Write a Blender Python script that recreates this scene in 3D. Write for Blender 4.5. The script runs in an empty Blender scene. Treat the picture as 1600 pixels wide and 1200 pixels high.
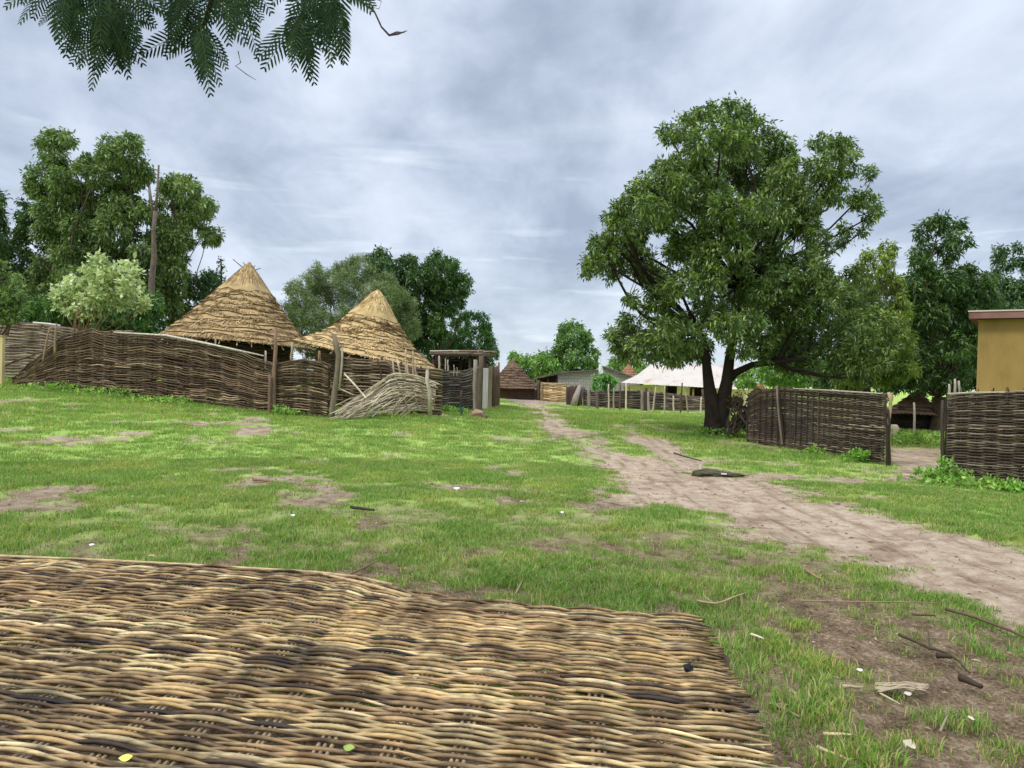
import bpy, math, random
import numpy as np
from mathutils import Vector, Matrix

# ------------------------------------------------------------------ camera, sky, sun, exposure
C = bpy.context.scene
COL = C.collection
F = 1200.0; CAMH = 1.6
PITCH = math.radians(0.57); ROLL = math.radians(1.5)
fwd = np.array([0, math.cos(PITCH), -math.sin(PITCH)])
rgt0 = np.array([1.0, 0, 0]); up0 = np.cross(rgt0, fwd)
rgt = rgt0*math.cos(ROLL) + up0*math.sin(ROLL)
upv = up0*math.cos(ROLL) - rgt0*math.sin(ROLL)
CAM = np.array([0, 0, CAMH])
cd = bpy.data.cameras.new('camera'); cam = bpy.data.objects.new('camera', cd); COL.objects.link(cam)
M = Matrix.Identity(4)
for i in range(3):
    M[i][0] = rgt[i]; M[i][1] = upv[i]; M[i][2] = -fwd[i]; M[i][3] = CAM[i]
cam.matrix_world = M
cd.sensor_width = 36; cd.lens = 36*F/1600; cd.clip_start = 0.05; cd.clip_end = 3000
C.camera = cam
C.view_settings.view_transform = 'Standard'; C.view_settings.look = 'None'
C.view_settings.exposure = 0.45; C.view_settings.gamma = 1
C.render.engine = 'CYCLES'
C.cycles.max_bounces = 6; C.cycles.diffuse_bounces = 3; C.cycles.glossy_bounces = 2
C.cycles.transmission_bounces = 4; C.cycles.transparent_max_bounces = 4
C.cycles.use_denoising = True
C.cycles.sample_clamp_indirect = 6

SUN_EL, SUN_AZ = math.radians(52), math.radians(-128)     # azimuth from +Y towards +X: behind, to the left
sd = bpy.data.lights.new('sun', 'SUN'); sd.energy = 1.5; sd.angle = math.radians(14); sd.color = (1, .95, .86)
so = bpy.data.objects.new('sun', sd); COL.objects.link(so)
sv = Vector((math.sin(SUN_AZ)*math.cos(SUN_EL), math.cos(SUN_AZ)*math.cos(SUN_EL), math.sin(SUN_EL)))
so.rotation_euler = sv.to_track_quat('Z', 'Y').to_euler(); so.location = sv*50

W = bpy.data.worlds.new('World'); C.world = W; W.use_nodes = True
nt = W.node_tree; nt.nodes.clear(); N = nt.nodes.new; L = nt.links.new
def math_node(nt, op, a, b=None, c=None, clamp=False):
    n = nt.nodes.new('ShaderNodeMath'); n.operation = op; n.use_clamp = clamp
    for i, v in enumerate((a, b, c)):
        if v is None: continue
        if isinstance(v, (int, float)): n.inputs[i].default_value = v
        else: nt.links.new(v, n.inputs[i])
    return n.outputs[0]
def ramp(nt, fac, stops, interp='LINEAR'):
    n = nt.nodes.new('ShaderNodeValToRGB'); e = n.color_ramp; e.interpolation = interp
    while len(e.elements) < len(stops): e.elements.new(0.5)
    for el, (p, c) in zip(e.elements, stops): el.position = p; el.color = (*c, 1)
    nt.links.new(fac, n.inputs[0]); return n.outputs[0]
def mixc(nt, fac, a, b, mode='MIX'):
    n = nt.nodes.new('ShaderNodeMix'); n.data_type = 'RGBA'; n.blend_type = mode
    if isinstance(fac, (int, float)): n.inputs[0].default_value = fac
    else: nt.links.new(fac, n.inputs[0])
    for i, v in ((6, a), (7, b)):
        if isinstance(v, tuple): n.inputs[i].default_value = (*v, 1) if len(v) == 3 else v
        else: nt.links.new(v, n.inputs[i])
    return n.outputs[2]
def noise(nt, vec, scale, detail=5, rough=.55, dist=0.0):
    n = nt.nodes.new('ShaderNodeTexNoise'); n.inputs['Scale'].default_value = scale
    n.inputs['Detail'].default_value = detail; n.inputs['Roughness'].default_value = rough
    n.inputs['Distortion'].default_value = dist
    if vec is not None: nt.links.new(vec, n.inputs['Vector'])
    return n.outputs['Fac']
sky = N('ShaderNodeTexSky'); sky.sky_type = 'NISHITA'; sky.sun_disc = False
sky.sun_elevation = SUN_EL; sky.sun_rotation = SUN_AZ
bg1 = N('ShaderNodeBackground'); L(sky.outputs[0], bg1.inputs[0]); bg1.inputs[1].default_value = 0.12
tc = N('ShaderNodeTexCoord'); sx = N('ShaderNodeSeparateXYZ'); L(tc.outputs['Generated'], sx.inputs[0])
zc = math_node(nt, 'MAXIMUM', sx.outputs[2], 0.0)
den = math_node(nt, 'ADD', zc, 0.30)
cx = N('ShaderNodeCombineXYZ')
L(math_node(nt, 'DIVIDE', sx.outputs[0], den), cx.inputs[0]); L(math_node(nt, 'DIVIDE', sx.outputs[1], den), cx.inputs[1])
mp = N('ShaderNodeMapping'); L(cx.outputs[0], mp.inputs[0]); mp.inputs['Scale'].default_value = (1.15, .8, 1.0)
mp.inputs['Location'].default_value = (3.1, 0.6, 0)
n1 = noise(nt, mp.outputs[0], 1.7, 9, .52, .5)
n2 = noise(nt, mp.outputs[0], 5.0, 8, .58, .3)
nn = math_node(nt, 'ADD', math_node(nt, 'MULTIPLY', n1, .68), math_node(nt, 'MULTIPLY', n2, .32))
cc = ramp(nt, nn, [(0.36, (.26, .305, .39)), (0.44, (.335, .385, .475)), (0.50, (.40, .45, .545)), (0.56, (.47, .52, .61)), (0.68, (.58, .63, .71))])
# low streaks of brighter air towards the horizon, brighter overhead
hor = N('ShaderNodeMapRange'); hor.inputs[1].default_value = 0.0; hor.inputs[2].default_value = 0.16
hor.inputs[3].default_value = 0.55; hor.inputs[4].default_value = 0.0; L(zc, hor.inputs[0])
cc = mixc(nt, hor.outputs[0], cc, (.42, .49, .55))
cx2 = N('ShaderNodeCombineXYZ'); L(math_node(nt, 'MULTIPLY', sx.outputs[0], 2.2), cx2.inputs[0]); L(math_node(nt, 'MULTIPLY', sx.outputs[2], 17.0), cx2.inputs[1])
st = noise(nt, cx2.outputs[0], 1.5, 5, .5, .3)
stm = N('ShaderNodeMapRange'); stm.inputs[1].default_value = .56; stm.inputs[2].default_value = .70; L(st, stm.inputs[0])
bandz = N('ShaderNodeMapRange'); bandz.inputs[1].default_value = .34; bandz.inputs[2].default_value = .18; L(zc, bandz.inputs[0])
cc = mixc(nt, math_node(nt, 'MULTIPLY', math_node(nt, 'MULTIPLY', stm.outputs[0], bandz.outputs[0]), .6), cc, (.78, .84, .88))
zen = N('ShaderNodeMapRange'); zen.inputs[1].default_value = .42; zen.inputs[2].default_value = .85
zen.inputs[3].default_value = 1.0; zen.inputs[4].default_value = 2.3; L(zc, zen.inputs[0])
cc = mixc(nt, 1.0, cc, (1.15, 1.15, 1.15), 'MULTIPLY')
bg2 = N('ShaderNodeBackground'); L(cc, bg2.inputs[0]); L(zen.outputs[0], bg2.inputs[1])
ms = N('ShaderNodeMixShader'); ms.inputs[0].default_value = .9; L(bg1.outputs[0], ms.inputs[1]); L(bg2.outputs[0], ms.inputs[2])
wo = N('ShaderNodeOutputWorld'); L(ms.outputs[0], wo.inputs[0])

# ------------------------------------------------------------------ helpers
R = random.Random(7); RN = np.random.default_rng(11)
def P(px, py, d):
    return CAM + d*(fwd + (px-800)/F*rgt - (py-600)/F*upv)
def vhash(ix, iy, seed):
    h = (ix.astype(np.int64)*374761393 + iy.astype(np.int64)*668265263 + seed*1442695041) & 0xffffffff
    h = ((h ^ (h >> 13))*1274126177) & 0xffffffff
    return ((h ^ (h >> 16)) & 0xffff)/65535.0
def vnoise(x, y, seed=0):
    x = np.asarray(x, float); y = np.asarray(y, float)
    ix = np.floor(x); iy = np.floor(y); fx = x-ix; fy = y-iy
    fx = fx*fx*(3-2*fx); fy = fy*fy*(3-2*fy)
    a = vhash(ix, iy, seed); b = vhash(ix+1, iy, seed); c = vhash(ix, iy+1, seed); d = vhash(ix+1, iy+1, seed)
    return a*(1-fx)*(1-fy)+b*fx*(1-fy)+c*(1-fx)*fy+d*fx*fy
def fbm(x, y, seed=0, octv=4):
    s = 0; a = .5; t = 0
    for o in range(octv):
        s = s + a*vnoise(np.asarray(x)*2**o + 13.7*o, np.asarray(y)*2**o + 7.1*o, seed+o); t += a; a *= .55
    return s/t
# ground height: control points (px, py, depth)
GC = [(50,603,27),(250,625,23),(430,645,21),(525,655,20),(690,640,27),(780,628,42),(835,622,60),(1115,678,22.5),(1000,643,45),
      (1120,643,45),(1160,688,21),(1275,710,18),(1390,727,15.5),(1475,757,13.3),(1600,763,12.7),(1430,682,25),(1500,680,27)]
pts = [P(*g) for g in GC]
XY = [(p[0], p[1]) for p in pts]; ZZ = [p[2] for p in pts]
for x, y, z in [(0,0,0),(-4,3,0),(4,3,0),(-8,8,.03),(0,9,0),(8,9,0),(-14,4,.1),(14,4,0),(-10,-12,0),(10,-12,0),(0,14,.02),(-6,14,.1),(7,13,0),
                (-60,60,.9),(60,70,-.4),(0,110,-.3),(-110,30,.9),(110,30,-.2),(-60,-60,.2),(60,-60,0),(-30,38,.9),(22,30,-.1),(-12,45,.45),
                (20,60,-.4),(-90,100,.5),(90,100,-.5)]:
    XY.append((x, y)); ZZ.append(z)
XY = np.array(XY); ZZ = np.array(ZZ); n = len(XY)
def ker(d2): return np.sqrt(d2 + 16.0)
A = ker(((XY[:, None]-XY[None])**2).sum(-1)); A = np.block([[A + np.eye(n)*-0.15, np.ones((n, 1))], [np.ones((1, n)), np.zeros((1, 1))]])
WT = np.linalg.solve(A, np.append(ZZ, 0))
def gz0(x, y):
    x = np.asarray(x, float); y = np.asarray(y, float)
    r = np.sqrt(x*x+y*y)+1e-9; k = np.minimum(1, 110/r); x = x*k; y = y*k
    s = np.full(x.shape, WT[-1])
    for (a, b), w in zip(XY, WT[:-1]): s = s + w*ker((x-a)**2+(y-b)**2)
    return s
def gz(x, y):
    return float(gz0(np.array([x]), np.array([y]))[0])
def base(px, d, dz=0.0):
    py = 640.0
    for _ in range(6):
        p = P(px, py, d); py += (p[2]-gz(p[0], p[1]))*F/d
    p = P(px, py, d); return np.array([p[0], p[1], gz(p[0], p[1])+dz])
def G(px, py):
    lo, hi = .5, 400.0
    for _ in range(60):
        m = (lo*hi)**.5; p = P(px, py, m)
        if p[2] > gz(p[0], p[1]): lo = m
        else: hi = m
    p = P(px, py, lo); return np.array([p[0], p[1], gz(p[0], p[1])])

def lin(c): return tuple((v/255/12.92 if v/255 <= .04045 else ((v/255+.055)/1.055)**2.4) for v in c)
class MB:
    def __init__(s): s.v = []; s.f = []; s.c = []
    def add(s, vs, fs, col):
        o = len(s.v); s.v += [tuple(map(float, v)) for v in vs]; s.f += [tuple(i+o for i in f) for f in fs]
        s.c += [col]*len(vs) if not isinstance(col, list) else col
    def box(s, c, sz, col=(1, 1, 1), rz=0.0, ax=None):
        c = np.array(c, float); hx, hy, hz = [v/2 for v in sz]
        if ax is None: ax = [np.array([math.cos(rz), math.sin(rz), 0]), np.array([-math.sin(rz), math.cos(rz), 0]), np.array([0, 0, 1.])]
        vs = [c+ax[0]*a*hx+ax[1]*b*hy+ax[2]*d*hz for a in (-1, 1) for b in (-1, 1) for d in (-1, 1)]
        s.add(vs, [(0,1,3,2),(4,6,7,5),(0,4,5,1),(2,3,7,6),(0,2,6,4),(1,5,7,3)], col)
    def tube(s, p, r, col=(1, 1, 1), n=6, cols=None):
        p = np.array(p, float); m = len(p)
        if np.isscalar(r): r = [r]*m
        t = np.gradient(p, axis=0); t /= (np.linalg.norm(t, axis=1)[:, None]+1e-9)
        ref = np.array([0, 0, 1.]) if abs(t[:, 2]).mean() < .8 else np.array([0.3, 1., 0])
        a = np.cross(t, ref); a /= (np.linalg.norm(a, axis=1)[:, None]+1e-9); b = np.cross(a, t)
        th = np.arange(n)*2*math.pi/n
        ring = p[:, None, :] + np.array(r)[:, None, None]*(np.cos(th)[None, :, None]*a[:, None, :]+np.sin(th)[None, :, None]*b[:, None, :])
        o = len(s.v); s.v += [tuple(q) for q in ring.reshape(-1, 3).tolist()]
        for i in range(m-1):
            for j in range(n):
                k = (j+1) % n; s.f.append((o+i*n+j, o+i*n+k, o+(i+1)*n+k, o+(i+1)*n+j))
        s.f.append(tuple(o+j for j in range(n))[::-1]); s.f.append(tuple(o+(m-1)*n+j for j in range(n)))
        for i in range(m): s.c += [cols[i] if cols else col]*n
    def build(s, name, mat, parent=None, smooth=False):
        me = bpy.data.meshes.new(name); me.from_pydata(s.v, [], s.f)
        a = me.color_attributes.new('Col', 'FLOAT_COLOR', 'POINT')
        c = np.ones((len(s.v), 4), np.float32); c[:, :3] = np.array(s.c, np.float32).reshape(-1, 3)
        a.data.foreach_set('color', c.ravel())
        if smooth: me.polygons.foreach_set('use_smooth', [True]*len(me.polygons))
        me.materials.append(mat); me.update()
        return link(name, me, parent)
def link(name, me, parent=None):
    o = bpy.data.objects.new(name, me); COL.objects.link(o)
    if parent is not None:
        o.parent = parent; w = np.array(parent.location)
        q = parent
        while q.parent is not None: q = q.parent; w = w + np.array(q.location)
        o.location = tuple(-w)
    return o
def build_np(name, V, Fc, Cc, mat, parent=None):
    """V (n,3), Fc (m,k) faces, Cc (n,3) colours"""
    me = bpy.data.meshes.new(name); m, k = Fc.shape
    me.vertices.add(len(V)); me.vertices.foreach_set('co', V.astype(np.float32).ravel())
    me.loops.add(m*k); me.loops.foreach_set('vertex_index', Fc.astype(np.int32).ravel())
    me.polygons.add(m); me.polygons.foreach_set('loop_start', np.arange(m, dtype=np.int32)*k)
    me.update(calc_edges=True)
    a = me.color_attributes.new('Col', 'FLOAT_COLOR', 'POINT')
    c = np.ones((len(V), 4), np.float32); c[:, :3] = Cc; a.data.foreach_set('color', c.ravel())
    me.materials.append(mat)
    return link(name, me, parent)
def tag(o, label=None, cat=None, group=None, kind=None):
    if label: o['label'] = label
    if cat: o['category'] = cat
    if group: o['group'] = group
    if kind: o['kind'] = kind
    return o
def empty(name, loc, label, cat, group=None):
    o = bpy.data.objects.new(name, None); COL.objects.link(o); o.location = tuple(float(v) for v in loc)
    o.empty_display_size = .2
    return tag(o, label, cat, group)

def material(name, base=(1, 1, 1), rough=.8, nscale=0, namt=0.3, bump=0, bscale=40, transl=0, spec=.3, stretch=None, stain=None):
    m = bpy.data.materials.new(name); m.use_nodes = True; t = m.node_tree; t.nodes.clear()
    at = t.nodes.new('ShaderNodeAttribute'); at.attribute_name = 'Col'
    c = mixc(t, 1.0, at.outputs['Color'], base, 'MULTIPLY')
    geo = t.nodes.new('ShaderNodeNewGeometry'); vec = geo.outputs['Position']
    if stretch:
        mpp = t.nodes.new('ShaderNodeMapping'); mpp.inputs['Scale'].default_value = stretch; t.links.new(vec, mpp.inputs[0]); vec = mpp.outputs[0]
    if nscale:
        f = noise(t, vec, nscale, 5, .6)
        c = mixc(t, 1.0, c, ramp(t, f, [(.3, (1-namt,)*3), (.5, (1, 1, 1)), (.72, (1+namt*.6,)*3)]), 'MULTIPLY')
    if stain:
        f = noise(t, vec, stain[0], 4, .6)
        mr = t.nodes.new('ShaderNodeMapRange'); mr.inputs[1].default_value = stain[1]; mr.inputs[2].default_value = stain[1]+.12; t.links.new(f, mr.inputs[0])
        c = mixc(t, math_node(t, 'MULTIPLY', mr.outputs[0], stain[3]), c, stain[2])
    b = t.nodes.new('ShaderNodeBsdfPrincipled'); t.links.new(c, b.inputs['Base Color'])
    b.inputs['Roughness'].default_value = rough; b.inputs['Specular IOR Level'].default_value = spec
    if bump:
        bp = t.nodes.new('ShaderNodeBump'); bp.inputs['Strength'].default_value = bump; bp.inputs['Distance'].default_value = .01
        t.links.new(noise(t, vec, bscale, 5, .6), bp.inputs['Height']); t.links.new(bp.outputs[0], b.inputs['Normal'])
    out = t.nodes.new('ShaderNodeOutputMaterial')
    if transl:
        tr = t.nodes.new('ShaderNodeBsdfTranslucent'); t.links.new(mixc(t, 1.0, c, (1.15, 1.2, .7), 'MULTIPLY'), tr.inputs[0])
        mx = t.nodes.new('ShaderNodeMixShader'); mx.inputs[0].default_value = transl
        t.links.new(b.outputs[0], mx.inputs[1]); t.links.new(tr.outputs[0], mx.inputs[2]); t.links.new(mx.outputs[0], out.inputs[0])
    else: t.links.new(b.outputs[0], out.inputs[0])
    return m
M_leaf = material('leaf', rough=.42, transl=.28, spec=.5)
M_frond = material('frond_leaf', rough=.7, transl=.12, spec=.12)
M_bark = material('bark', rough=.9, nscale=6, namt=.45, bump=.6, bscale=25)
M_wicker = material('wicker', rough=.75, nscale=9, namt=.35, spec=.25)
M_mat = material('split_cane', rough=.6, nscale=60, namt=.55, bump=.3, bscale=90, spec=.35, stretch=(.25, 1, 1))
M_wood = material('wood', rough=.8, nscale=14, namt=.35, bump=.4, bscale=40, stretch=(1, 1, .2))
M_thatch = material('thatch', rough=.9, nscale=3.5, namt=.35, spec=.1)
M_plaster = material('plaster', rough=.9, nscale=2.4, namt=.26, stretch=(1, 1, .35), bump=.15, bscale=30, spec=.1)
M_tin = material('tin', rough=.5, nscale=1.2, namt=.1, stain=(.9, .54, lin((176, 132, 104)), .6), spec=.4)
M_grass = material('grass_blade', rough=.6, transl=.35, spec=.25)
_t = M_grass.node_tree
_mu = [n for n in _t.nodes if n.type == 'MIX'][0]; _g = _t.nodes.new('ShaderNodeNewGeometry')
_nz = noise(_t, _g.outputs['Position'], .7, 5, .65)
_var = ramp(_t, _nz, [(.34, (.80, .92, .75)), (.5, (1, 1, 1)), (.64, (1.38, 1.16, 1.15))]); _t.links.new(_var, _mu.inputs[7])
M_litter = material('litter', rough=.8)

# ------------------------------------------------------------------ ground, path, bare-soil mask
def poly_px(pl): return np.array([G(*p)[:2] for p in pl])
def sdist(x, y, pg):
    d = np.full(x.shape, 1e9); ins = np.zeros(x.shape, bool); m = len(pg)
    for i in range(m):
        ax, ay = pg[i]; bx, by = pg[(i+1) % m]; ex, ey = bx-ax, by-ay
        t = np.clip(((x-ax)*ex+(y-ay)*ey)/(ex*ex+ey*ey+1e-12), 0, 1)
        d = np.minimum(d, np.hypot(x-ax-t*ex, y-ay-t*ey))
        c = ((ay > y) != (by > y)) & (x < (bx-ax)*(y-ay)/(by-ay+1e-12)+ax); ins ^= c
    return np.where(ins, -d, d)
PATH = poly_px([(838,621),(866,640),(885,660),(925,688),(975,705),(1040,722),(1090,738),(1150,744),(1215,757),(1300,783),(1400,810),(1500,837),(1600,864),(1900,945),
                (1900,1090),(1600,962),(1500,930),(1420,905),(1400,880),(1330,872),(1240,848),(1170,836),(1110,812),(1060,796),(1000,784),(945,772),(935,752),(945,735),(925,712),(890,692),(855,668),(832,645),(806,630),(800,622)])
SPUR = poly_px([(960,682),(985,680),(1040,684),(1070,700),(1100,725),(1120,742),(1080,742),(1040,718),(1000,698)])
WORN = poly_px([(860,815),(1000,845),(1150,856),(1260,868),(1400,930),(1600,975),(1900,1080),(1900,1500),(1180,1500),(1215,1200),(1290,1120),(1330,1050),(1290,985),(1210,925),(1120,895),(1000,880),(860,858)])
YARD = poly_px([(1384,700),(1475,700),(1500,748),(1470,752),(1395,735)])
PLAZA = poly_px([(790,619),(900,619),(905,626),(840,630),(800,628)])
PATCH = [(845,848,70,9,.9),(720,808,110,8,.8),(520,772,70,8,.8),(330,690,60,5,.75),(15,672,45,6,1.0),(90,792,150,16,.85),(800,688,60,5,.95),(770,735,70,6,.7),
         (950,790,60,6,.8),(640,700,50,4,.55),(180,815,90,8,.7),(640,800,60,8,.6),(1010,880,90,12,.75),(1450,742,90,14,1.0),(1300,748,60,8,.55),(1180,1010,25,60,.8),(1190,1120,40,60,1.0),
         (430,750,70,5,.7),(560,860,60,10,.5),(300,830,100,9,.55),(250,870,60,8,.5),(700,870,80,8,.45),(1180,640,60,3,.6)]
PATCHW = []
for a, b, rx, ry, s in PATCH:
    c = G(a, b)[:2]; e = abs(G(a+rx, b)[0]-c[0]); f = abs(G(a, b-ry)[1]-G(a, b+ry)[1])/2; PATCHW.append((c[0], c[1], e, f, s))
def smooth(e0, e1, x):
    t = np.clip((np.asarray(x)-e0)/(e1-e0), 0, 1); return t*t*(3-2*t)
def dirtmask(x, y):
    w = (fbm(x*1.3, y*1.3, 3)-.5)*1.0 + (fbm(x*4, y*7, 9, 5)-.5)*1.5
    r = np.hypot(x, y); ws = np.clip(r/9, .5, 2.0)
    d = 1-smooth(-.25, .3, sdist(x, y, PATH)/ws + w*.85)
    d = np.maximum(d, .95*(1-smooth(-.2, .25, sdist(x, y, SPUR) + w*.6)))
    d = np.maximum(d, .98*(1-smooth(-.2, .25, sdist(x, y, YARD) + w*.6)))
    d = np.maximum(d, .98*(1-smooth(-.3, 1.0, sdist(x, y, PLAZA) + w)))
    wm = (1-smooth(-.5, .5, sdist(x, y, WORN) + w*.9))
    d = np.maximum(d, wm*np.clip(.84+w*.6+(fbm(x*7, y*7, 19, 4)-.5)*2.6, 0, 1))
    for cx_, cy_, e, f, s in PATCHW:
        q = np.sqrt(((x-cx_)/e)**2+((y-cy_)/f)**2)
        d = np.maximum(d, s*.8*(1-smooth(.2, 1.5, q+w*1.6))*(.45+1.1*fbm(x*4, y*9, 77, 4)))
    g = fbm(x*.9, y*.9, 31); d = np.maximum(d, .85*smooth(.56, .72, g + w*.25)*(np.hypot(x, y) < 60))
    g2 = fbm(x*2.6, y*2.6, 37, 4); d = np.maximum(d, .8*smooth(.50, .68, g2 + w*.12)*smooth(13, 6, r)*1.0)
    return np.clip(d, 0, 1)
ang = np.concatenate([np.linspace(-46, 46, 640), np.linspace(50, 310, 40)])*math.pi/180
rad = np.concatenate([[.25], np.geomspace(.6, 60, 520), np.geomspace(64, 900, 24)])
AA, RR = np.meshgrid(ang, rad); gx = RR*np.sin(AA); gy = RR*np.cos(AA)
dm = dirtmask(gx, gy); near = np.exp(-RR/25)
gh = gz0(gx, gy) + near*((fbm(gx*.8, gy*.8, 5)-.5)*.10 + (fbm(gx*5, gy*5, 6)-.5)*.035*(.6+dm)) - .04*dm*near
def gzf(x, y, d=None):
    x = np.asarray(x, float); y = np.asarray(y, float)
    if d is None: d = dirtmask(x, y)
    nr = np.exp(-np.hypot(x, y)/25)
    return gz0(x, y) + nr*((fbm(x*.8, y*.8, 5)-.5)*.10 + (fbm(x*5, y*5, 6)-.5)*.035*(.6+d)) - .04*d*nr
nr_, na_ = gx.shape
V = np.stack([gx, gy, gh], -1).reshape(-1, 3); V = np.vstack([V, [0, 0, gh[0].mean()]])
ii, jj = np.meshgrid(np.arange(nr_-1), np.arange(na_), indexing='ij'); j2 = (jj+1) % na_
FQ = np.stack([ii*na_+jj, ii*na_+j2, (ii+1)*na_+j2, (ii+1)*na_+jj], -1).reshape(-1, 4)
FQ = FQ[:, ::-1]
def ground_mat():
    m = bpy.data.materials.new('ground'); m.use_nodes = True; t = m.node_tree; t.nodes.clear()
    at = t.nodes.new('ShaderNodeAttribute'); at.attribute_name = 'Col'; sp = t.nodes.new('ShaderNodeSeparateColor'); t.links.new(at.outputs['Color'], sp.inputs[0])
    geo = t.nodes.new('ShaderNodeNewGeometry'); p = geo.outputs['Position']
    na, nb, nc = noise(t, p, .55, 4, .6), noise(t, p, 5, 6, .65), noise(t, p, 45, 4, .7)
    gcol = ramp(t, math_node(t, 'ADD', math_node(t, 'MULTIPLY', na, .5), math_node(t, 'MULTIPLY', nb, .5)), [(.36, lin((140, 174, 74))), (.5, lin((168, 200, 94))), (.64, lin((192, 210, 120)))])
    soil = ramp(t, math_node(t, 'ADD', math_node(t, 'MULTIPLY', nb, .45), math_node(t, 'MULTIPLY', nc, .55)), [(.36, lin((62, 50, 38))), (.46, lin((108, 90, 68))), (.54, lin((136, 116, 92))), (.64, lin((176, 156, 128)))])
    sand = ramp(t, math_node(t, 'ADD', math_node(t, 'MULTIPLY', nb, .6), math_node(t, 'MULTIPLY', nc, .4)), [(.34, lin((138, 114, 90))), (.45, lin((176, 154, 130))), (.6, lin((204, 186, 162)))])
    rm = t.nodes.new('ShaderNodeMapping'); rm.inputs['Rotation'].default_value = (0, 0, .12); rm.inputs['Scale'].default_value = (3.2, .35, 1); t.links.new(p, rm.inputs[0])
    sand = mixc(t, 1.0, sand, ramp(t, noise(t, rm.outputs[0], 1.6, 6, .6, .4), [(.36, (.66, .62, .57)), (.46, (.96, .95, .94)), (.66, (1.06, 1.06, 1.06))]), 'MULTIPLY')
    sand = mixc(t, 1.0, sand, ramp(t, noise(t, p, 1.1, 5, .6, .8), [(.36, (.74, .70, .66)), (.47, (1, 1, 1)), (.7, (1.05, 1.04, 1.02))]), 'MULTIPLY')
    d = mixc(t, sp.outputs[1], soil, sand)
    hf = math_node(t, 'ADD', sp.outputs[0], math_node(t, 'MULTIPLY', math_node(t, 'SUBTRACT', nc, .5), .5), clamp=True)
    mr = t.nodes.new('ShaderNodeMapRange'); mr.inputs[1].default_value = .2; mr.inputs[2].default_value = .8; t.links.new(hf, mr.inputs[0])
    under = mixc(t, sp.outputs[2], gcol, soil)     # close by the turf is real blades with soil showing between them
    c = mixc(t, mr.outputs[0], under, d)
    b = t.nodes.new('ShaderNodeBsdfPrincipled'); t.links.new(c, b.inputs['Base Color']); b.inputs['Roughness'].default_value = .92; b.inputs['Specular IOR Level'].default_value = .12
    bp = t.nodes.new('ShaderNodeBump'); bp.inputs['Strength'].default_value = .9; bp.inputs['Distance'].default_value = .03
    t.links.new(math_node(t, 'ADD', nb, nc), bp.inputs['Height']); t.links.new(bp.outputs[0], b.inputs['Normal'])
    o = t.nodes.new('ShaderNodeOutputMaterial'); t.links.new(b.outputs[0], o.inputs[0]); return m
M_ground = ground_mat()
sdp = np.minimum(sdist(gx, gy, PATH), np.minimum(sdist(gx, gy, SPUR)*1.0, sdist(gx, gy, YARD)))
pathness = 1-smooth(-.1, .5, sdp)
gc = np.stack([dm, np.maximum(pathness, .75*smooth(6, 14, RR)), 1-smooth(3, 13, RR)*.85], -1).reshape(-1, 3)
gc = np.vstack([gc, [0, 0, 1]])
gobj = build_np('ground', V, FQ, gc, M_ground); tag(gobj, kind='structure')
gobj.data.polygons.foreach_set('use_smooth', [True]*len(gobj.data.polygons))
# the track: its own sheet just above the ground
fm = ((dm > .55) & (sdp < .35)); fmk = fm.reshape(-1); keep = fmk[FQ].all(axis=1)
PF = FQ[keep]; used, inv = np.unique(PF.ravel(), return_inverse=True)
PV = V[used].copy(); PV[:, 2] += .006
pobj = build_np('path', PV, inv.reshape(-1, 4), gc[used], M_ground); tag(pobj, kind='structure')
pobj.data.polygons.foreach_set('use_smooth', [True]*len(pobj.data.polygons))

# ------------------------------------------------------------------ grass (stuff): instanced tufts
def tuft(name, nb, spread, hmin, hmax, w, cols, seed):
    r = np.random.default_rng(seed); V_ = []; C_ = []
    a = r.uniform(0, 6.28, nb); rr = spread*np.sqrt(r.uniform(0, 1, nb)); h = r.uniform(hmin, hmax, nb); la = r.uniform(0, 6.28, nb); le = r.uniform(.2, 1.0, nb)*h
    wa = r.uniform(0, 6.28, nb); ww = w*r.uniform(.6, 1.2, nb)
    bx, by = rr*np.cos(a), rr*np.sin(a); dx, dy = ww*np.cos(wa)/2, ww*np.sin(wa)/2
    mx, my = bx+le*.35*np.cos(la), by+le*.35*np.sin(la); tx, ty = bx+le*np.cos(la), by+le*np.sin(la)
    z = np.zeros(nb)
    V_ = np.stack([np.stack([bx-dx, by-dy, z-.01], -1), np.stack([bx+dx, by+dy, z-.01], -1), np.stack([mx+dx*.9, my+dy*.9, h*.6], -1), np.stack([mx-dx*.9, my-dy*.9, h*.6], -1), np.stack([tx, ty, h*.95], -1)], 1).reshape(-1, 3)
    o = np.arange(nb)[:, None]*5
    tr = np.concatenate([o+np.array([[0, 1, 2]]), o+np.array([[0, 2, 3]]), o+np.array([[3, 2, 4]])], 0)
    cb = np.array(cols)[r.integers(0, len(cols), nb)]*r.uniform(.75, 1.25, (nb, 1)); C_ = np.repeat(cb, 5, 0)
    ob = build_np(name, V_, tr, C_, M_grass); COL.objects.unlink(ob); return ob
gcols = [lin((108, 152, 60)), lin((132, 172, 72)), lin((154, 188, 86)), lin((92, 132, 54)), lin((114, 156, 62)), lin((124, 162, 66)), lin((180, 182, 122)), lin((150, 140, 98))]
tcol = bpy.data.collections.new('grass_tufts')
for k in range(4): tcol.objects.link(tuft('grass_tuft', 34, .13, .012, .058, .0065, gcols, k))
for k in range(2): tcol.objects.link(tuft('grass_tuft', 34, .10, .025, .08, .006, gcols, 10+k))
for k in range(2): tcol.objects.link(tuft('grass_tuft', 60, .26, .02, .06, .016, [lin(c) for c in ((188, 220, 104), (204, 230, 120), (174, 210, 92), (214, 230, 136), (216, 220, 152))], 20+k))  # paler far tufts: brighter light beyond the tree's shade is in their colour
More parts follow.
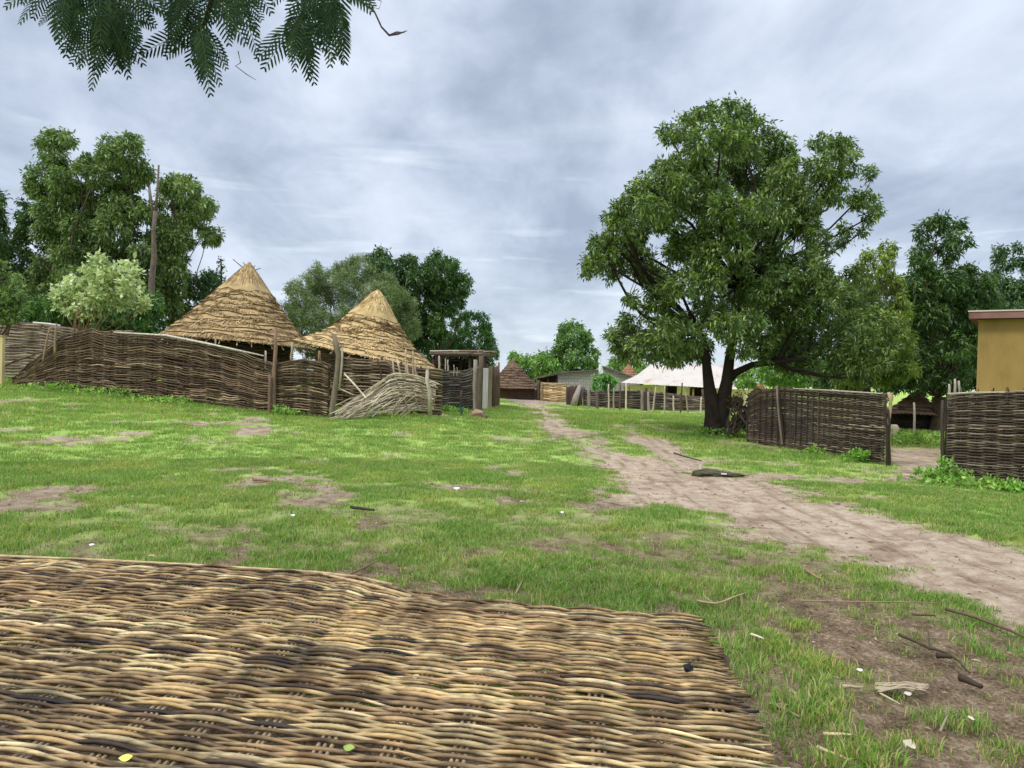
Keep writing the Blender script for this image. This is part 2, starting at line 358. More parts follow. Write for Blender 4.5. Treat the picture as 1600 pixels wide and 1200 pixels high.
def clover(seed):
    r = np.random.default_rng(seed); n_ = 46; a = r.uniform(0, 6.28, n_); rr_ = .13*np.sqrt(r.uniform(0, 1, n_)); c = np.stack([rr_*np.cos(a), rr_*np.sin(a), r.uniform(.008, .045, n_)], -1)
    t = r.uniform(0, 6.28, n_); L_ = r.uniform(.009, .019, n_)[:, None]; d = np.stack([np.cos(t), np.sin(t), r.uniform(-.3, .5, n_)], -1); e = np.stack([-np.sin(t), np.cos(t), r.uniform(-.3, .3, n_)], -1)
    V_ = np.stack([c-d*L_, c+e*L_*.7, c+d*L_, c-e*L_*.7], 1).reshape(-1, 3); o = np.arange(n_)[:, None]*4; T_ = np.concatenate([o+np.array([[0, 1, 2]]), o+np.array([[0, 2, 3]])], 0)
    cc_ = np.array([lin((96, 140, 56)), lin((120, 160, 72)), lin((84, 124, 50))])[r.integers(0, 3, n_)]*r.uniform(.75, 1.2, (n_, 1))
    ob = build_np('grass_tuft', V_, T_, np.repeat(cc_, 4, 0), M_grass); COL.objects.unlink(ob); return ob
for k in range(2): tcol.objects.link(clover(50+k))
def scatter(nn, r0, r1, pw):
    u = RN.uniform(0, 1, nn); r = (r0**pw + u*(r1**pw-r0**pw))**(1/pw); a = np.radians(RN.uniform(-43, 43, nn)); return r*np.sin(a), r*np.cos(a)
def onz(px, py, z):
    d_ = fwd+(px-800)/F*rgt-(py-600)/F*upv; k = (z-CAMH)/d_[2]; return CAM+d_*k
MATPG = np.array([onz(1085, 985, .46)[:2], onz(-300, 880, .46)[:2], onz(-300, 2400, .46)[:2], onz(1200, 2400, .46)[:2], onz(1190, 1200, .46)[:2]])
def Mi0(x, y): return sdist(x, y, MATPG) < -.05
xs, ys = [], []
for nn, r0, r1, pw in ((30000, 1.6, 7, 1.3), (36000, 6, 14, 1.2), (34000, 13, 34, 1.1), (9000, 30, 60, 1.1)):
    a_, b_ = scatter(nn, r0, r1, pw); xs.append(a_); ys.append(b_)
xs = np.concatenate(xs); ys = np.concatenate(ys); rr = np.hypot(xs, ys)
dd = dirtmask(xs, ys); cl = fbm(xs*2.2, ys*2.2, 41); wq = Mi0(xs, ys); keepg = ~wq & (RN.uniform(0, 1, len(xs)) < ((1-smooth(.1, .8, dd))*(.06+.94*smooth(.42, .58, cl*.5+.5*fbm(xs*6, ys*6, 43)))*np.where(rr < 8, .85, 1)+np.where(rr > 10, .35, 0)*(1-smooth(.1, .7, dd))) + .015*(rr < 12)*(sdist(xs, ys, PATH) > -.3))
xs, ys, rr, dd, cl = xs[keepg], ys[keepg], rr[keepg], dd[keepg], cl[keepg]
GPV = np.stack([xs, ys, gzf(xs, ys, dd)], -1)
me = bpy.data.meshes.new('grass'); me.vertices.add(len(GPV)); me.vertices.foreach_set('co', GPV.astype(np.float32).ravel())
ia = me.attributes.new('idx', 'INT', 'POINT'); sa = me.attributes.new('scl', 'FLOAT', 'POINT'); ra = me.attributes.new('rot', 'FLOAT', 'POINT')
idx = np.where(rr > 12, 6+RN.integers(0, 2, len(xs)), np.where((RN.uniform(0, 1, len(xs)) < .35*smooth(.5, .62, cl)), 4+RN.integers(0, 2, len(xs)), RN.integers(0, 4, len(xs))))
cv_ = (rr < 12) & (fbm(xs*1.7+40, ys*1.7, 66) > .55) & (RN.uniform(0, 1, len(xs)) < .7); idx = np.where(cv_, 8+RN.integers(0, 2, len(xs)), idx)
ia.data.foreach_set('value', idx.astype(np.int32)); ra.data.foreach_set('value', RN.uniform(0, 6.28, len(xs)).astype(np.float32))
sa.data.foreach_set('value', (RN.uniform(.6, 1.25, len(xs))*(1-.45*dd)*np.clip(rr/14, 1, 1.8)).astype(np.float32))
gob = link('grass', me); tag(gob, 'short bright green grass spread over the village common', 'grass', kind='stuff')
ng = bpy.data.node_groups.new('grass_nodes', 'GeometryNodeTree')
ng.interface.new_socket('Geometry', in_out='INPUT', socket_type='NodeSocketGeometry'); ng.interface.new_socket('Geometry', in_out='OUTPUT', socket_type='NodeSocketGeometry')
gi, go_ = ng.nodes.new('NodeGroupInput'), ng.nodes.new('NodeGroupOutput')
iop = ng.nodes.new('GeometryNodeInstanceOnPoints'); ci = ng.nodes.new('GeometryNodeCollectionInfo'); ci.inputs['Collection'].default_value = tcol
ci.inputs['Separate Children'].default_value = True; ci.inputs['Reset Children'].default_value = True
def nattr(nm, ty):
    q = ng.nodes.new('GeometryNodeInputNamedAttribute'); q.data_type = ty; q.inputs['Name'].default_value = nm; return q.outputs['Attribute']
ng.links.new(gi.outputs[0], iop.inputs['Points']); ng.links.new(ci.outputs[0], iop.inputs['Instance']); iop.inputs['Pick Instance'].default_value = True
ng.links.new(nattr('idx', 'INT'), iop.inputs['Instance Index']); ng.links.new(nattr('scl', 'FLOAT'), iop.inputs['Scale'])
cxyz = ng.nodes.new('ShaderNodeCombineXYZ'); ng.links.new(nattr('rot', 'FLOAT'), cxyz.inputs[2]); ng.links.new(cxyz.outputs[0], iop.inputs['Rotation'])
ng.links.new(iop.outputs[0], go_.inputs[0])
gm = gob.modifiers.new('grass', 'NODES'); gm.node_group = ng; me.materials.append(M_grass)

# ------------------------------------------------------------------ trees
def leafmesh(name, cen, out, nl, ll, lw, droop, cols, parent, mat=None, spread=1.0, seed=1):
    """cen (n,3) twig tips, out (n,3) outward directions, nl leaves each"""
    r = np.random.default_rng(seed); n = len(cen)
    c = np.repeat(cen, nl, 0); o = np.repeat(out, nl, 0); m = n*nl
    d = r.normal(size=(m, 3)); d /= np.linalg.norm(d, axis=1)[:, None]
    d = d*spread + o*.7; d[:, 2] -= droop; d /= np.linalg.norm(d, axis=1)[:, None]
    L_ = ll*r.uniform(.6, 1.25, m)[:, None]; Wd = lw*r.uniform(.7, 1.2, m)[:, None]
    c = c + r.normal(size=(m, 3))*ll*.35
    sd_ = np.cross(d, r.normal(size=(m, 3))*.6+np.array([0, 0, 1.])); sd_ /= (np.linalg.norm(sd_, axis=1)[:, None]+1e-9)
    nrm = np.cross(sd_, d)
    v0 = c; v1 = c+d*L_*.45+sd_*Wd*.5+nrm*Wd*.12; v2 = c+d*L_*.45-sd_*Wd*.5+nrm*Wd*.12; v3 = c+d*L_ - nrm*L_*.08 - np.array([0, 0, 1.])*L_*droop*.25
    Vv = np.stack([v0, v1, v3, v2], 1).reshape(-1, 3); b = np.arange(m)[:, None]*4
    T = np.stack([b+np.array([[0, 1, 2]]), b+np.array([[0, 2, 3]])], 1).reshape(-1, 3)
    cols = np.array(cols); ci_ = np.repeat(r.integers(0, len(cols), n), nl); sw = r.uniform(0, 1, m) < .3; ci_[sw] = r.integers(0, len(cols), sw.sum())
    cv = cols[ci_]*np.repeat(r.uniform(.75, 1.25, n), nl)[:, None]*r.uniform(.8, 1.2, m)[:, None]
    return build_np(name, Vv, T, np.repeat(cv, 4, 0), mat or M_leaf, parent)
def inpoly(x, y, pg):
    ins = np.zeros(x.shape, bool); m = len(pg); d = np.full(x.shape, 1e9)
    return sdist(x, y, pg)
def limb(mb, a, b, r0, r1, rng, col, sag=.12, n=7, seg=8):
    a = np.array(a); b = np.array(b); ln = np.linalg.norm(b-a)
    t = np.linspace(0, 1, n)[:, None]; p = a*(1-t)+b*t
    w = np.array([rng.uniform(-1, 1) for _ in range(3)])*ln*sag
    p = p + w*np.sin(t*math.pi) + np.array([0, 0, -1.])*np.sin(t*math.pi)*ln*sag*.3
    for i in range(1, n-1): p[i] += np.array([rng.uniform(-1, 1) for _ in range(3)])*ln*.02
    mb.tube(p, list(np.linspace(r0, r1, n)), col, n=seg); return p
def tree(name, label, outline, depth, trunk_px, trunk_r, fork_h, cols, nlobes=40, rmin=14, rmax=55, ll=.18, lw=.05, nl=9, dens=1.0, thick=None,
         droop=.5, barkc=(88, 72, 58), seed=1, group=None, cat='tree', gaps=(), spread=1.0, trunks=None, tdepth=None, limbs=True, shrink=.9):
    rng = random.Random(seed); rn = np.random.default_rng(seed)
    pg = np.array(outline, float); x0, y0 = pg.min(0); x1, y1 = pg.max(0)
    tdepth = tdepth or depth
    b0 = base(trunk_px, tdepth); root = empty(name, b0, label, cat, group)
    # candidate lobes inside the outline, largest first and not too crowded
    cx_ = rn.uniform(x0, x1, 4000); cy_ = rn.uniform(y0, y1, 4000); sd_ = -inpoly(cx_, cy_, pg)
    ok = sd_ > rmin*.6; cx_, cy_, sd_ = cx_[ok], cy_[ok], sd_[ok]
    for g in gaps: 
        dg = np.hypot(cx_-g[0], cy_-g[1])-g[2]; sd_ = np.minimum(sd_, np.maximum(dg, 0)*1.2)
    lob = []
    for a, b, s in zip(cx_, cy_, sd_):
        if s < rmin*.6: continue
        r = min(s, rmax)*rng.uniform(.75, 1.0); r = max(r, rmin*.7)
        if all(math.hypot(a-q[0], b-q[1]) > .42*min(r, q[2])+.22*max(r, q[2]) for q in lob): lob.append((a, b, r, s))
        if len(lob) >= nlobes: break
    half = (x1-x0)/2/F*depth; th = thick if thick is not None else half*.8
    mxs = max(q[3] for q in lob)
    cen, out, lc = [], [], []
    for a, b, r, s in lob:
        off = rng.uniform(-1, 1)*th*math.sqrt(min(1, s/mxs)+.05)
        d = depth+off; c = P(a, b, d); R3 = r/F*d
        lc.append((c, R3))
        nc = int(dens*5.4*(R3/ll)**2)+8
        u = rn.normal(size=(nc, 3)); u /= np.linalg.norm(u, axis=1)[:, None]
        rad_ = R3*(rn.uniform(.35, 1.0, nc)**.5)[:, None]*shrink
        # scalloped surface: finer knots inside each lobe
        kn = rn.normal(size=(7, 3)); kn /= np.linalg.norm(kn, axis=1)[:, None]
        kd = (u@kn.T).max(1)[:, None]; rad_ = rad_*(.72+.32*np.clip(kd, 0, 1)**2)
        cc_ = c + u*rad_*np.array([1, 1, .92]); cen.append(cc_); out.append(u)
    cen = np.vstack(cen); out = np.vstack(out)
    zg = gz0(cen[:, 0], cen[:, 1]); k = cen[:, 2] > zg+.25; cen, out = cen[k], out[k]
    leafmesh('crown', cen, out, nl, ll, lw, droop, [lin((min(255, c[0]*1.22+6), min(255, c[1]*1.12+6), c[2]*1.15+8)) for c in cols], root, seed=seed, spread=spread)
    mb = MB(); bc = lin(barkc)
    fork = P(trunk_px, 600, tdepth); fork = np.array([b0[0], b0[1], b0[2]+fork_h])
    if trunks is None:
        fl = b0.copy(); fl[2] -= .15
        p = [fl, b0+[0, 0, .12], b0*.5+fork*.5+[.04, 0, 0], fork]; mb.tube(p, [trunk_r*1.5, trunk_r*1.15, trunk_r*.95, trunk_r*.85], bc, n=12); forks = [fork]
    else:
        forks = trunks(mb, b0, bc)
    for i, (c, R3) in enumerate(lc):
        f = min(forks, key=lambda q: np.linalg.norm(q-c))
        if i % 3 == 0:
            w0 = min(.06, trunk_r*.18*min(1, R3/(rmax/F*depth)+.3))
            limb(mb, f, c, max(.015, w0), .012+w0*.2, rng, bc)
            near_ = np.argsort(np.linalg.norm(cen-c, axis=1))[:60]
            for q in rng.sample(list(near_), min(5, len(near_))): limb(mb, c, cen[q], .010+w0*.15, .005, rng, bc, n=4, seg=5)
    mb.build('trunk', M_bark, root, smooth=True)
    return root, cen, out, lc
MANGO = [(66, 94, 38), (82, 110, 46), (54, 80, 34), (98, 126, 54), (118, 146, 76), (74, 106, 52)]
def big_trunks(mb, b0, bc):
    s = 22.5/F; X = rgt
    def q(px, py, dd=0): return P(px, py, 22.5+dd)
    mb.tube([q(1111, 692), q(1113, 682), q(1115, 670), q(1116, 650), q(1113, 630), q(1108, 605), q(1105, 580), q(1102, 550), q(1098, 520)], [.46, .36, .30, .27, .22, .17, .14, .11, .08], bc, n=14)
    mb.tube([q(1129, 692), q(1128, 682), q(1127, 670), q(1126, 648), q(1130, 626), q(1136, 595), q(1140, 560), q(1150, 510), q(1158, 450)], [.42, .32, .26, .24, .21, .17, .14, .11, .08], bc, n=14)
    for (x1_, y1_, dd_) in ((1092, 690, 0), (1150, 692, .1), (1118, 694, -.7), (1104, 692, -.5), (1138, 693, -.5)):
        e_ = q(x1_, y1_, dd_); e_[2] = gz(e_[0], e_[1])-.03; mb.tube([q(1120, 668, dd_*.2), q((1120+x1_)/2, 680, dd_*.7), e_], [.2, .16, .05], bc, n=8)
    mb.tube([q(1134, 600), q(1150, 582), q(1175, 570, -.4), q(1215, 566, -.8), q(1260, 560, -1)], [.13, .11, .09, .07, .04], bc, n=8)
    return [q(1098, 520), q(1104, 560), q(1150, 510), q(1158, 450), q(1215, 566, -.8)]
BIG = [(1135,146),(1165,150),(1185,168),(1215,160),(1232,178),(1228,205),(1250,204),(1290,203),(1325,215),(1345,240),(1342,258),(1375,250),(1393,268),(1385,292),(1360,300),
       (1385,318),(1378,350),(1350,372),(1330,368),(1345,395),(1352,420),(1375,450),(1400,480),(1408,530),(1390,575),(1340,600),(1280,585),(1235,592),(1200,570),(1160,566),(1120,572),(1070,575),(1010,575),
       (965,570),(950,545),(945,520),(955,500),(975,490),(975,470),(955,460),(940,445),(925,440),(905,425),(897,400),(915,372),(935,362),(948,365),(940,340),(958,310),(975,295),(990,270),
       (1015,265),(1022,240),(1015,235),(1025,205),(1045,185),(1075,165),(1105,158)]
tree('mango_tree', 'largest tree, broad dark green crown over a forked trunk beside the track', BIG, 22.5, 1118, .36, 1.6, MANGO, nlobes=230, rmin=12, rmax=31, ll=.165, lw=.056, nl=9,
     dens=1.25, thick=3.6, seed=3, gaps=[(1295,330,12),(1185,420,10),(1080,345,9),(1255,235,12),(1030,375,11),(1335,340,14),(985,440,10),(1245,390,9),(1310,395,10)], trunks=big_trunks, droop=.4, barkc=(48, 39, 32))
TREES = [
 ('leafy_tree', 'pale yellowish green tree rising right behind the largest tree', [(1330,400),(1352,385),(1372,372),(1395,368),(1404,395),(1398,420),(1412,440),(1425,470),(1430,520),(1440,580),(1410,606),(1330,606),(1290,600),(1300,520),(1320,460),(1332,430)],
   27, 1350, .2, 1.6, [(92,122,44),(112,140,52),(76,108,40),(128,148,70)], dict(nlobes=45, rmin=12, rmax=30, ll=.17, lw=.06, seed=5, dens=.9)),
 ('mango_tree', 'tall dark tree with knobbly top left of the ochre building', [(1420,352),(1440,338),(1470,334),(1500,336),(1505,352),(1525,366),(1522,382),(1505,392),(1500,410),(1530,412),(1555,425),(1560,470),(1548,520),(1540,580),(1500,612),(1470,622),(1430,612),(1395,605),(1398,540),(1405,480),(1412,440),(1420,420),(1418,392),(1428,372)],
   29, 1466, .28, 1.3, [(46,74,30),(60,92,34),(74,104,40),(52,84,40)], dict(nlobes=75, rmin=12, rmax=34, ll=.22, lw=.075, seed=6, gaps=[(1470,375,7),(1465,405,8)], thick=1.8)),
 ('mango_tree', 'dark tree at the right edge rising above the ochre building roof', [(1540,400),(1556,382),(1580,376),(1640,380),(1700,420),(1720,520),(1690,600),(1600,600),(1530,600),(1520,540),(1530,470),(1545,440)],
   35, 1620, .3, 2.2, [(56,88,46),(66,98,52),(50,80,44),(80,110,60)], dict(nlobes=55, rmin=12, rmax=40, ll=.22, lw=.08, seed=7, gaps=[(1590,430,9)], thick=2.5)),
 ('mango_tree', 'tall knobbly green tree behind the left wicker fence', [(45,235),(60,215),(85,196),(110,200),(125,225),(135,240),(150,232),(160,210),(180,200),(205,202),(222,212),(226,235),(238,245),(240,280),(246,310),(240,350),(245,400),(258,450),(262,500),(230,525),(130,525),(40,515),(30,460),(52,400),(45,365),(50,310),(32,285),(40,262)],
   36, 150, .38, 2.2, [(84,114,58),(98,126,62),(70,98,50),(110,136,78),(90,116,68)], dict(nlobes=110, rmin=13, rmax=40, ll=.24, lw=.09, dens=1.5, seed=8, gaps=[(125,278,7),(75,395,6),(222,300,6),(215,350,6),(110,255,6)], thick=3)),
 ('mango_tree', 'rounded green tree right of the bare dead trunk', [(240,300),(255,272),(285,268),(310,278),(330,295),(343,315),(338,338),(315,345),(330,350),(348,345),(354,365),(345,385),(322,385),(300,388),(296,410),(290,460),(285,500),(262,515),(232,490),(230,420),(236,350)],
   38, 268, .25, 2.6, [(88,118,58),(104,132,66),(74,100,52),(120,144,84)], dict(nlobes=50, rmin=11, rmax=34, ll=.24, lw=.09, dens=1.5, seed=9, gaps=[(300,362,5)], thick=2)),
 ('mango_tree', 'dark green tree cut by the left edge of the photo', [(-60,300),(-20,290),(5,298),(14,312),(8,330),(20,345),(30,310),(45,305),(56,325),(52,370),(60,410),(40,440),(50,480),(20,505),(-60,510),(-90,420)],
   37, -20, .3, 2.4, [(48,78,36),(58,88,40),(70,100,50)], dict(nlobes=55, rmin=11, rmax=38, ll=.24, lw=.09, seed=10, gaps=[(22,405,8)], thick=2)),
 ('small_tree', 'low dark tree just left of the first hut roof', [(290,400),(300,425),(318,420),(340,420),(350,440),(345,475),(330,500),(300,520),(270,525),(262,500),(275,470),(286,440)],
   40, 305, .14, 1.6, [(48,80,40),(62,94,46),(74,108,50)], dict(nlobes=26, rmin=9, rmax=22, ll=.2, lw=.08, seed=11, gaps=[(295,470,5)])),
 ('acacia_tree', 'feathery grey green tree rising between the two thatched huts', [(438,470),(450,440),(470,418),(500,405),(530,410),(545,398),(570,395),(590,410),(620,430),(640,450),(655,480),(660,520),(640,560),(560,560),(470,560),(440,520)],
   42, 545, .28, 2.0, [(112,136,88),(96,122,72),(84,112,60),(124,146,104),(74,100,50)], dict(nlobes=80, rmin=9, rmax=36, ll=.20, lw=.035, nl=14, seed=12, droop=.2, thick=3, spread=1.3)),
 ('mango_tree', 'dark green knobbly tree behind the second thatched hut', [(572,400),(590,386),(608,388),(618,404),(630,390),(650,396),(655,412),(665,400),(680,388),(702,390),(716,402),(722,420),(740,432),(742,455),(730,470),(720,485),(708,500),(700,520),(700,580),(640,580),(600,500),(590,450),(575,430)],
   46, 690, .3, 2.4, [(48,82,34),(62,96,40),(40,70,32),(76,108,50)], dict(nlobes=75, rmin=10, rmax=32, ll=.24, lw=.10, seed=13, gaps=[(660,465,5)], thick=2.5)),
 ('mango_tree', 'smaller rounded tree above the pole shelter roof', [(700,505),(715,488),(735,482),(758,486),(768,500),(770,520),(780,545),(778,570),(760,600),(700,600),(670,590),(680,540)],
   50, 735, .22, 1.8, [(52,96,38),(64,108,44),(44,82,36),(82,120,54)], dict(nlobes=38, rmin=9, rmax=26, ll=.24, lw=.10, seed=14)),
 ('mango_tree', 'distant round green tree beyond the grey block building', [(868,520),(880,505),(897,498),(918,508),(925,525),(936,545),(936,575),(925,600),(870,600),(850,590),(852,545),(866,540)],
   75, 900, .3, 2.4, [(76,114,52),(88,126,58),(62,98,46),(98,134,72)], dict(nlobes=40, rmin=7, rmax=20, ll=.36, lw=.16, seed=15)),
 ('neem_bush', 'bright green bushy clump beside the far dark conical hut', [(795,555),(806,548),(825,552),(835,545),(850,548),(862,555),(872,562),(878,585),(870,598),(850,600),(840,610),(815,600),(795,600)],
   66, 845, .12, .8, [(84,130,48),(98,144,56),(70,112,42),(116,156,70)], dict(nlobes=34, rmin=6, rmax=18, ll=.34, lw=.13, seed=16, cat='bush')),
 ('leafy_tree', 'light green tree top far away left of the tin roof', [(945,570),(955,560),(972,548),(985,556),(1010,566),(1030,575),(1030,600),(950,600)],
   85, 985, .2, 2.0, [(96,140,56),(112,152,64),(84,124,52)], dict(nlobes=22, rmin=6, rmax=14, ll=.4, lw=.18, seed=17)),
 ('small_bush', 'small round light green bush in front of the grey block wall', [(922,600),(928,588),(942,584),(956,586),(965,592),(962,606),(950,610),(930,610)],
   50, 945, .06, 1.1, [(92,144,70),(108,156,80),(80,128,60)], dict(nlobes=14, rmin=5, rmax=11, ll=.22, lw=.08, seed=18, cat='bush', thick=.4)),
 ('leafy_tree', 'low light green tree seen under the largest tree right of its trunk', [(1150,580),(1170,568),(1200,560),(1250,560),(1300,565),(1300,608),(1220,608),(1150,606)],
   40, 1215, .15, .9, [(92,136,56),(70,110,44),(110,150,66)], dict(nlobes=30, rmin=7, rmax=18, ll=.25, lw=.1, seed=19)),
 ('thicket_tree', 'dark thicket behind the right wicker fence near the gateway', [(1270,560),(1330,545),(1400,540),(1450,560),(1480,585),(1460,625),(1400,622),(1300,612),(1265,606)],
   32, 1380, .15, .8, [(48,80,34),(62,94,40),(80,112,48)], dict(nlobes=40, rmin=9, rmax=24, ll=.2, lw=.08, seed=20)),
 ('mango_tree', 'broad dark crown filling the gap behind the ochre building and the tall knobbly tree', [(1385,440),(1410,425),(1440,418),(1490,425),(1530,420),(1560,432),(1600,450),(1640,470),(1640,590),(1560,600),(1480,600),(1400,600),(1380,520)],
   40, 1500, .25, 1.8, [(46,76,36),(58,90,42),(70,102,50)], dict(nlobes=80, rmin=12, rmax=34, ll=.26, lw=.1, seed=27, thick=2)),
 ('thicket_tree', 'dark thicket filling the space under the tall tree left of the ochre building', [(1470,540),(1500,500),(1530,520),(1560,560),(1560,610),(1480,612),(1450,600)],
   36, 1510, .15, .8, [(42,72,34),(54,84,40),(66,98,48)], dict(nlobes=30, rmin=9, rmax=26, ll=.22, lw=.09, seed=21, gaps=[(1513,540,6)])),
 ('pale_bush', 'pale silvery green bush with large leaves above the left wicker fence', [(80,460),(95,440),(112,432),(130,420),(142,390),(160,395),(170,410),(195,408),(215,412),(222,430),(240,450),(235,480),(212,490),(190,480),(160,488),(130,500),(112,492),(90,490),(85,475)],
   27, 120, .10, 1.4, [(164,190,138),(146,172,118),(178,200,154),(112,140,84)], dict(nlobes=60, rmin=6, rmax=13, ll=.20, lw=.12, nl=5, seed=22, cat='bush', droop=-.2, thick=1.0, barkc=(150,122,92), dens=.45)),
 ('pale_bush', 'light green bush cut by the left edge of the photo above the fence', [(-60,420),(-20,405),(10,410),(30,425),(40,450),(36,475),(48,490),(30,505),(-60,510)],
   28, -10, .10, 1.3, [(112,140,80),(98,128,68),(80,112,54)], dict(nlobes=36, rmin=8, rmax=20, ll=.17, lw=.08, nl=7, seed=23, cat='bush', droop=.1, thick=1.0)),
 ('thicket_tree', 'low dark thicket behind the long sagging fence and under the left trees', [(60,545),(120,530),(200,528),(300,530),(420,545),(470,560),(500,600),(300,604),(60,590)],
   44, 260, .15, .5, [(52,84,40),(66,98,46)], dict(nlobes=50, rmin=9, rmax=26, ll=.24, lw=.1, seed=25)),
 ('leafy_tree', 'green undergrowth tree behind the silvery bush and left fence', [(30,470),(100,450),(180,440),(250,460),(270,500),(262,530),(150,530),(40,525),(10,505)],
   33, 90, .15, 1.2, [(52,88,36),(66,104,42),(84,122,54)], dict(nlobes=42, rmin=9, rmax=26, ll=.22, lw=.09, seed=24)),
]
for nm, lab, ol, dep, tpx, tr, fh, cl_, kw in TREES: tree(nm, lab, ol, dep, tpx, tr, fh, cl_, **kw)

# ------------------------------------------------------------------ dead trunk, cactus-like stem
dt = empty('dead_trunk', base(240, 34), 'bare grey dead trunk standing among the left trees', 'tree')
mb = MB(); q = lambda px, py: P(px, py, 34); bk = lin((112, 98, 86))
mb.tube([base(238, 34)-[0, 0, .2], q(238, 520), q(237, 440), q(241, 400), q(240, 360), q(243, 330)], [.17, .16, .14, .12, .09, .10], bk, n=9)
mb.tube([q(242, 335), q(246, 300), q(248, 258)], [.07, .055, .04], bk, n=7); mb.tube([q(240, 345), q(236, 310), q(234, 290)], [.07, .05, .02], bk, n=7)
mb.build('trunk', M_bark, dt, smooth=True)
dk = empty('spindly_tree', base(346, 36), 'thin dark leafy stem sticking up left of the first hut roof tip', 'tree')
mb = MB(); q = lambda px, py: P(px, py, 36); mb.tube([base(347, 36), q(347, 480), q(346, 440), q(345, 404)], [.07, .05, .04, .02], lin((60, 56, 40)), n=6)
mb.tube([q(346, 455), q(351, 440), q(352, 432)], [.04, .03, .02], lin((60, 56, 40)), n=5); mb.build('trunk', M_bark, dk)
tt = np.linspace(0, 1, 70); cen = np.array([P(346+R.uniform(-5, 5), 404+t*70, 36) for t in tt])
leafmesh('crown', cen, RN.normal(size=(70, 3))*.5, 5, .13, .07, .1, [lin((70, 92, 52)), lin((54, 78, 40))], dk, seed=77)

# ------------------------------------------------------------------ thatched huts
def hut(name, label, apex, eave, depth, rx, eave_tilt, tiers, bare, cols, wallc, seed, sticks, tip=.14, straw=14000, lean_r=None, wall_h=None, dark=None, strand=.30, wscale=.74, conc=.18, poles=True):
    rng = random.Random(seed); rn = np.random.default_rng(seed)
    ap = P(apex[0], apex[1], depth); ec = P(eave[0], eave[1], depth); r = rx/F*depth
    gb = base(eave[0], depth); root = empty(name, gb, label, 'hut', None)
    H = ap[2]-ec[2]; tl = eave_tilt
    def prof(t):      # t 0 apex .. 1 eave: (radius fraction, drop fraction)
        return t*(1-conc*math.sin(math.pi*t)*.9), t
    def pt(t, a, extra=0.0):
        rf, df = prof(t); rr_ = r*rf + extra + .05
        c = ap*(1-t)+ec*t
        wob = 1+.015*math.sin(3*a+seed)+.012*math.sin(7*a+2*seed)
        return np.array([c[0]+rr_*wob*math.cos(a), c[1]+rr_*wob*math.sin(a), c[2]-tl*math.cos(a)*r*rf])
    # tiered body
    mb = MB(); na2 = 72; lev = [0.0, .01]; exl = [0, 0]
    edges = [bare+(1-bare)*k/tiers for k in range(tiers+1)]
    rings = [(0.0, -.02), (.03, .02), (bare*.5, .02), (bare, .05)]
    for k in range(tiers): rings += [(edges[k]+.004, -.01), (edges[k+1], .07)]
    rings += [(1.0, -.06), (.93, -.25)]
    vs, cs = [], []
    for t, ex in rings:
        for j in range(na2):
            a = j*2*math.pi/na2; jt = t + (.012*math.sin(5*a+t*40)+.008*math.sin(11*a+t*90) if .1 < t < .99 else 0)
            vs.append(pt(min(jt, 1.02), a, ex)); cs.append(tuple(np.array(lin(cols[0]))*(.8)))
    m_ = len(rings); fs = [(i*na2+j, i*na2+(j+1) % na2, (i+1)*na2+(j+1) % na2, (i+1)*na2+j) for i in range(m_-1) for j in range(na2)]
    mb.add(vs, fs, cs); roof = mb.build('roof', M_thatch, root)
    # straw strands
    ns = straw; SV = np.zeros((ns, 4, 3)); SC = np.zeros((ns, 3)); lc_ = np.array([lin(c) for c in cols]); dk_ = np.array([lin(c) for c in (dark or [(112, 84, 56)])])
    for i in range(ns):
        a = rng.uniform(0, 6.283)
        if rng.random() < .8:
            k = rng.randrange(tiers); wob = .020*math.sin(4*a+k*1.7+seed)+.012*math.sin(9*a+k*3.1)+.008*math.sin(23*a+k)
            te = edges[k+1]+wob*(k < tiers-1)+rng.uniform(-.02, .012); t0 = te-strand*rng.uniform(.25, .6)*(1-bare)/tiers*2.4; e0, e1 = .03, .07+rng.uniform(0, .05)
            shade = fbm(np.array([a*2.0+k*5]), np.array([k*2.3+seed]), seed, 3)[0]
            dark_m = shade < .385 or rng.random() < .12
        else:
            te = rng.uniform(.05, bare+.03); t0 = max(0, te-rng.uniform(.08, .2)); e0, e1 = .025, .045; dark_m = rng.random() < .05; shade = .55
        p0 = pt(max(t0, 0), a, e0); p1 = pt(te, a+rng.uniform(-.03, .03), e1); p1[2] -= rng.uniform(0, .04)
        s_ = np.array([-math.sin(a), math.cos(a), 0])*rng.uniform(.008, .022)
        SV[i] = (p0-s_*.6, p0+s_*.6, p1+s_, p1-s_)
        SC[i] = (dk_ if dark_m else lc_)[rng.randrange(len(dk_ if dark_m else lc_))]*rng.uniform(.75, 1.2)*(.85+.4*(shade-.4))
    fc = np.arange(ns*4).reshape(-1, 4)
    build_np('thatch', SV.reshape(-1, 3), fc, np.repeat(SC, 4, 0), M_thatch, roof)
    # wall: upright stakes and woven canes
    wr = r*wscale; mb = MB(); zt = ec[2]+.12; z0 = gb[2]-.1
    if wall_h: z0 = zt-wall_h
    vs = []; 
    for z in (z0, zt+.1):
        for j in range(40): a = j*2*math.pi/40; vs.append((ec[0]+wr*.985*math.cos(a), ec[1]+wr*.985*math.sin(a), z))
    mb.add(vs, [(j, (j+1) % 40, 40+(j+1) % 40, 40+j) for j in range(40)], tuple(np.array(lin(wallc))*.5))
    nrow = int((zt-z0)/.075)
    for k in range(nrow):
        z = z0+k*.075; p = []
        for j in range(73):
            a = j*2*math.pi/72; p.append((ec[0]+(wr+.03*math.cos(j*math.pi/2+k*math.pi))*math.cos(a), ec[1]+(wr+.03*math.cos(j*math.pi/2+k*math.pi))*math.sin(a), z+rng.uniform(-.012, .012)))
        f_ = rng.uniform(.6, 1.3); mb.tube(p, .034, tuple(np.array(lin(wallc))*f_), n=4)
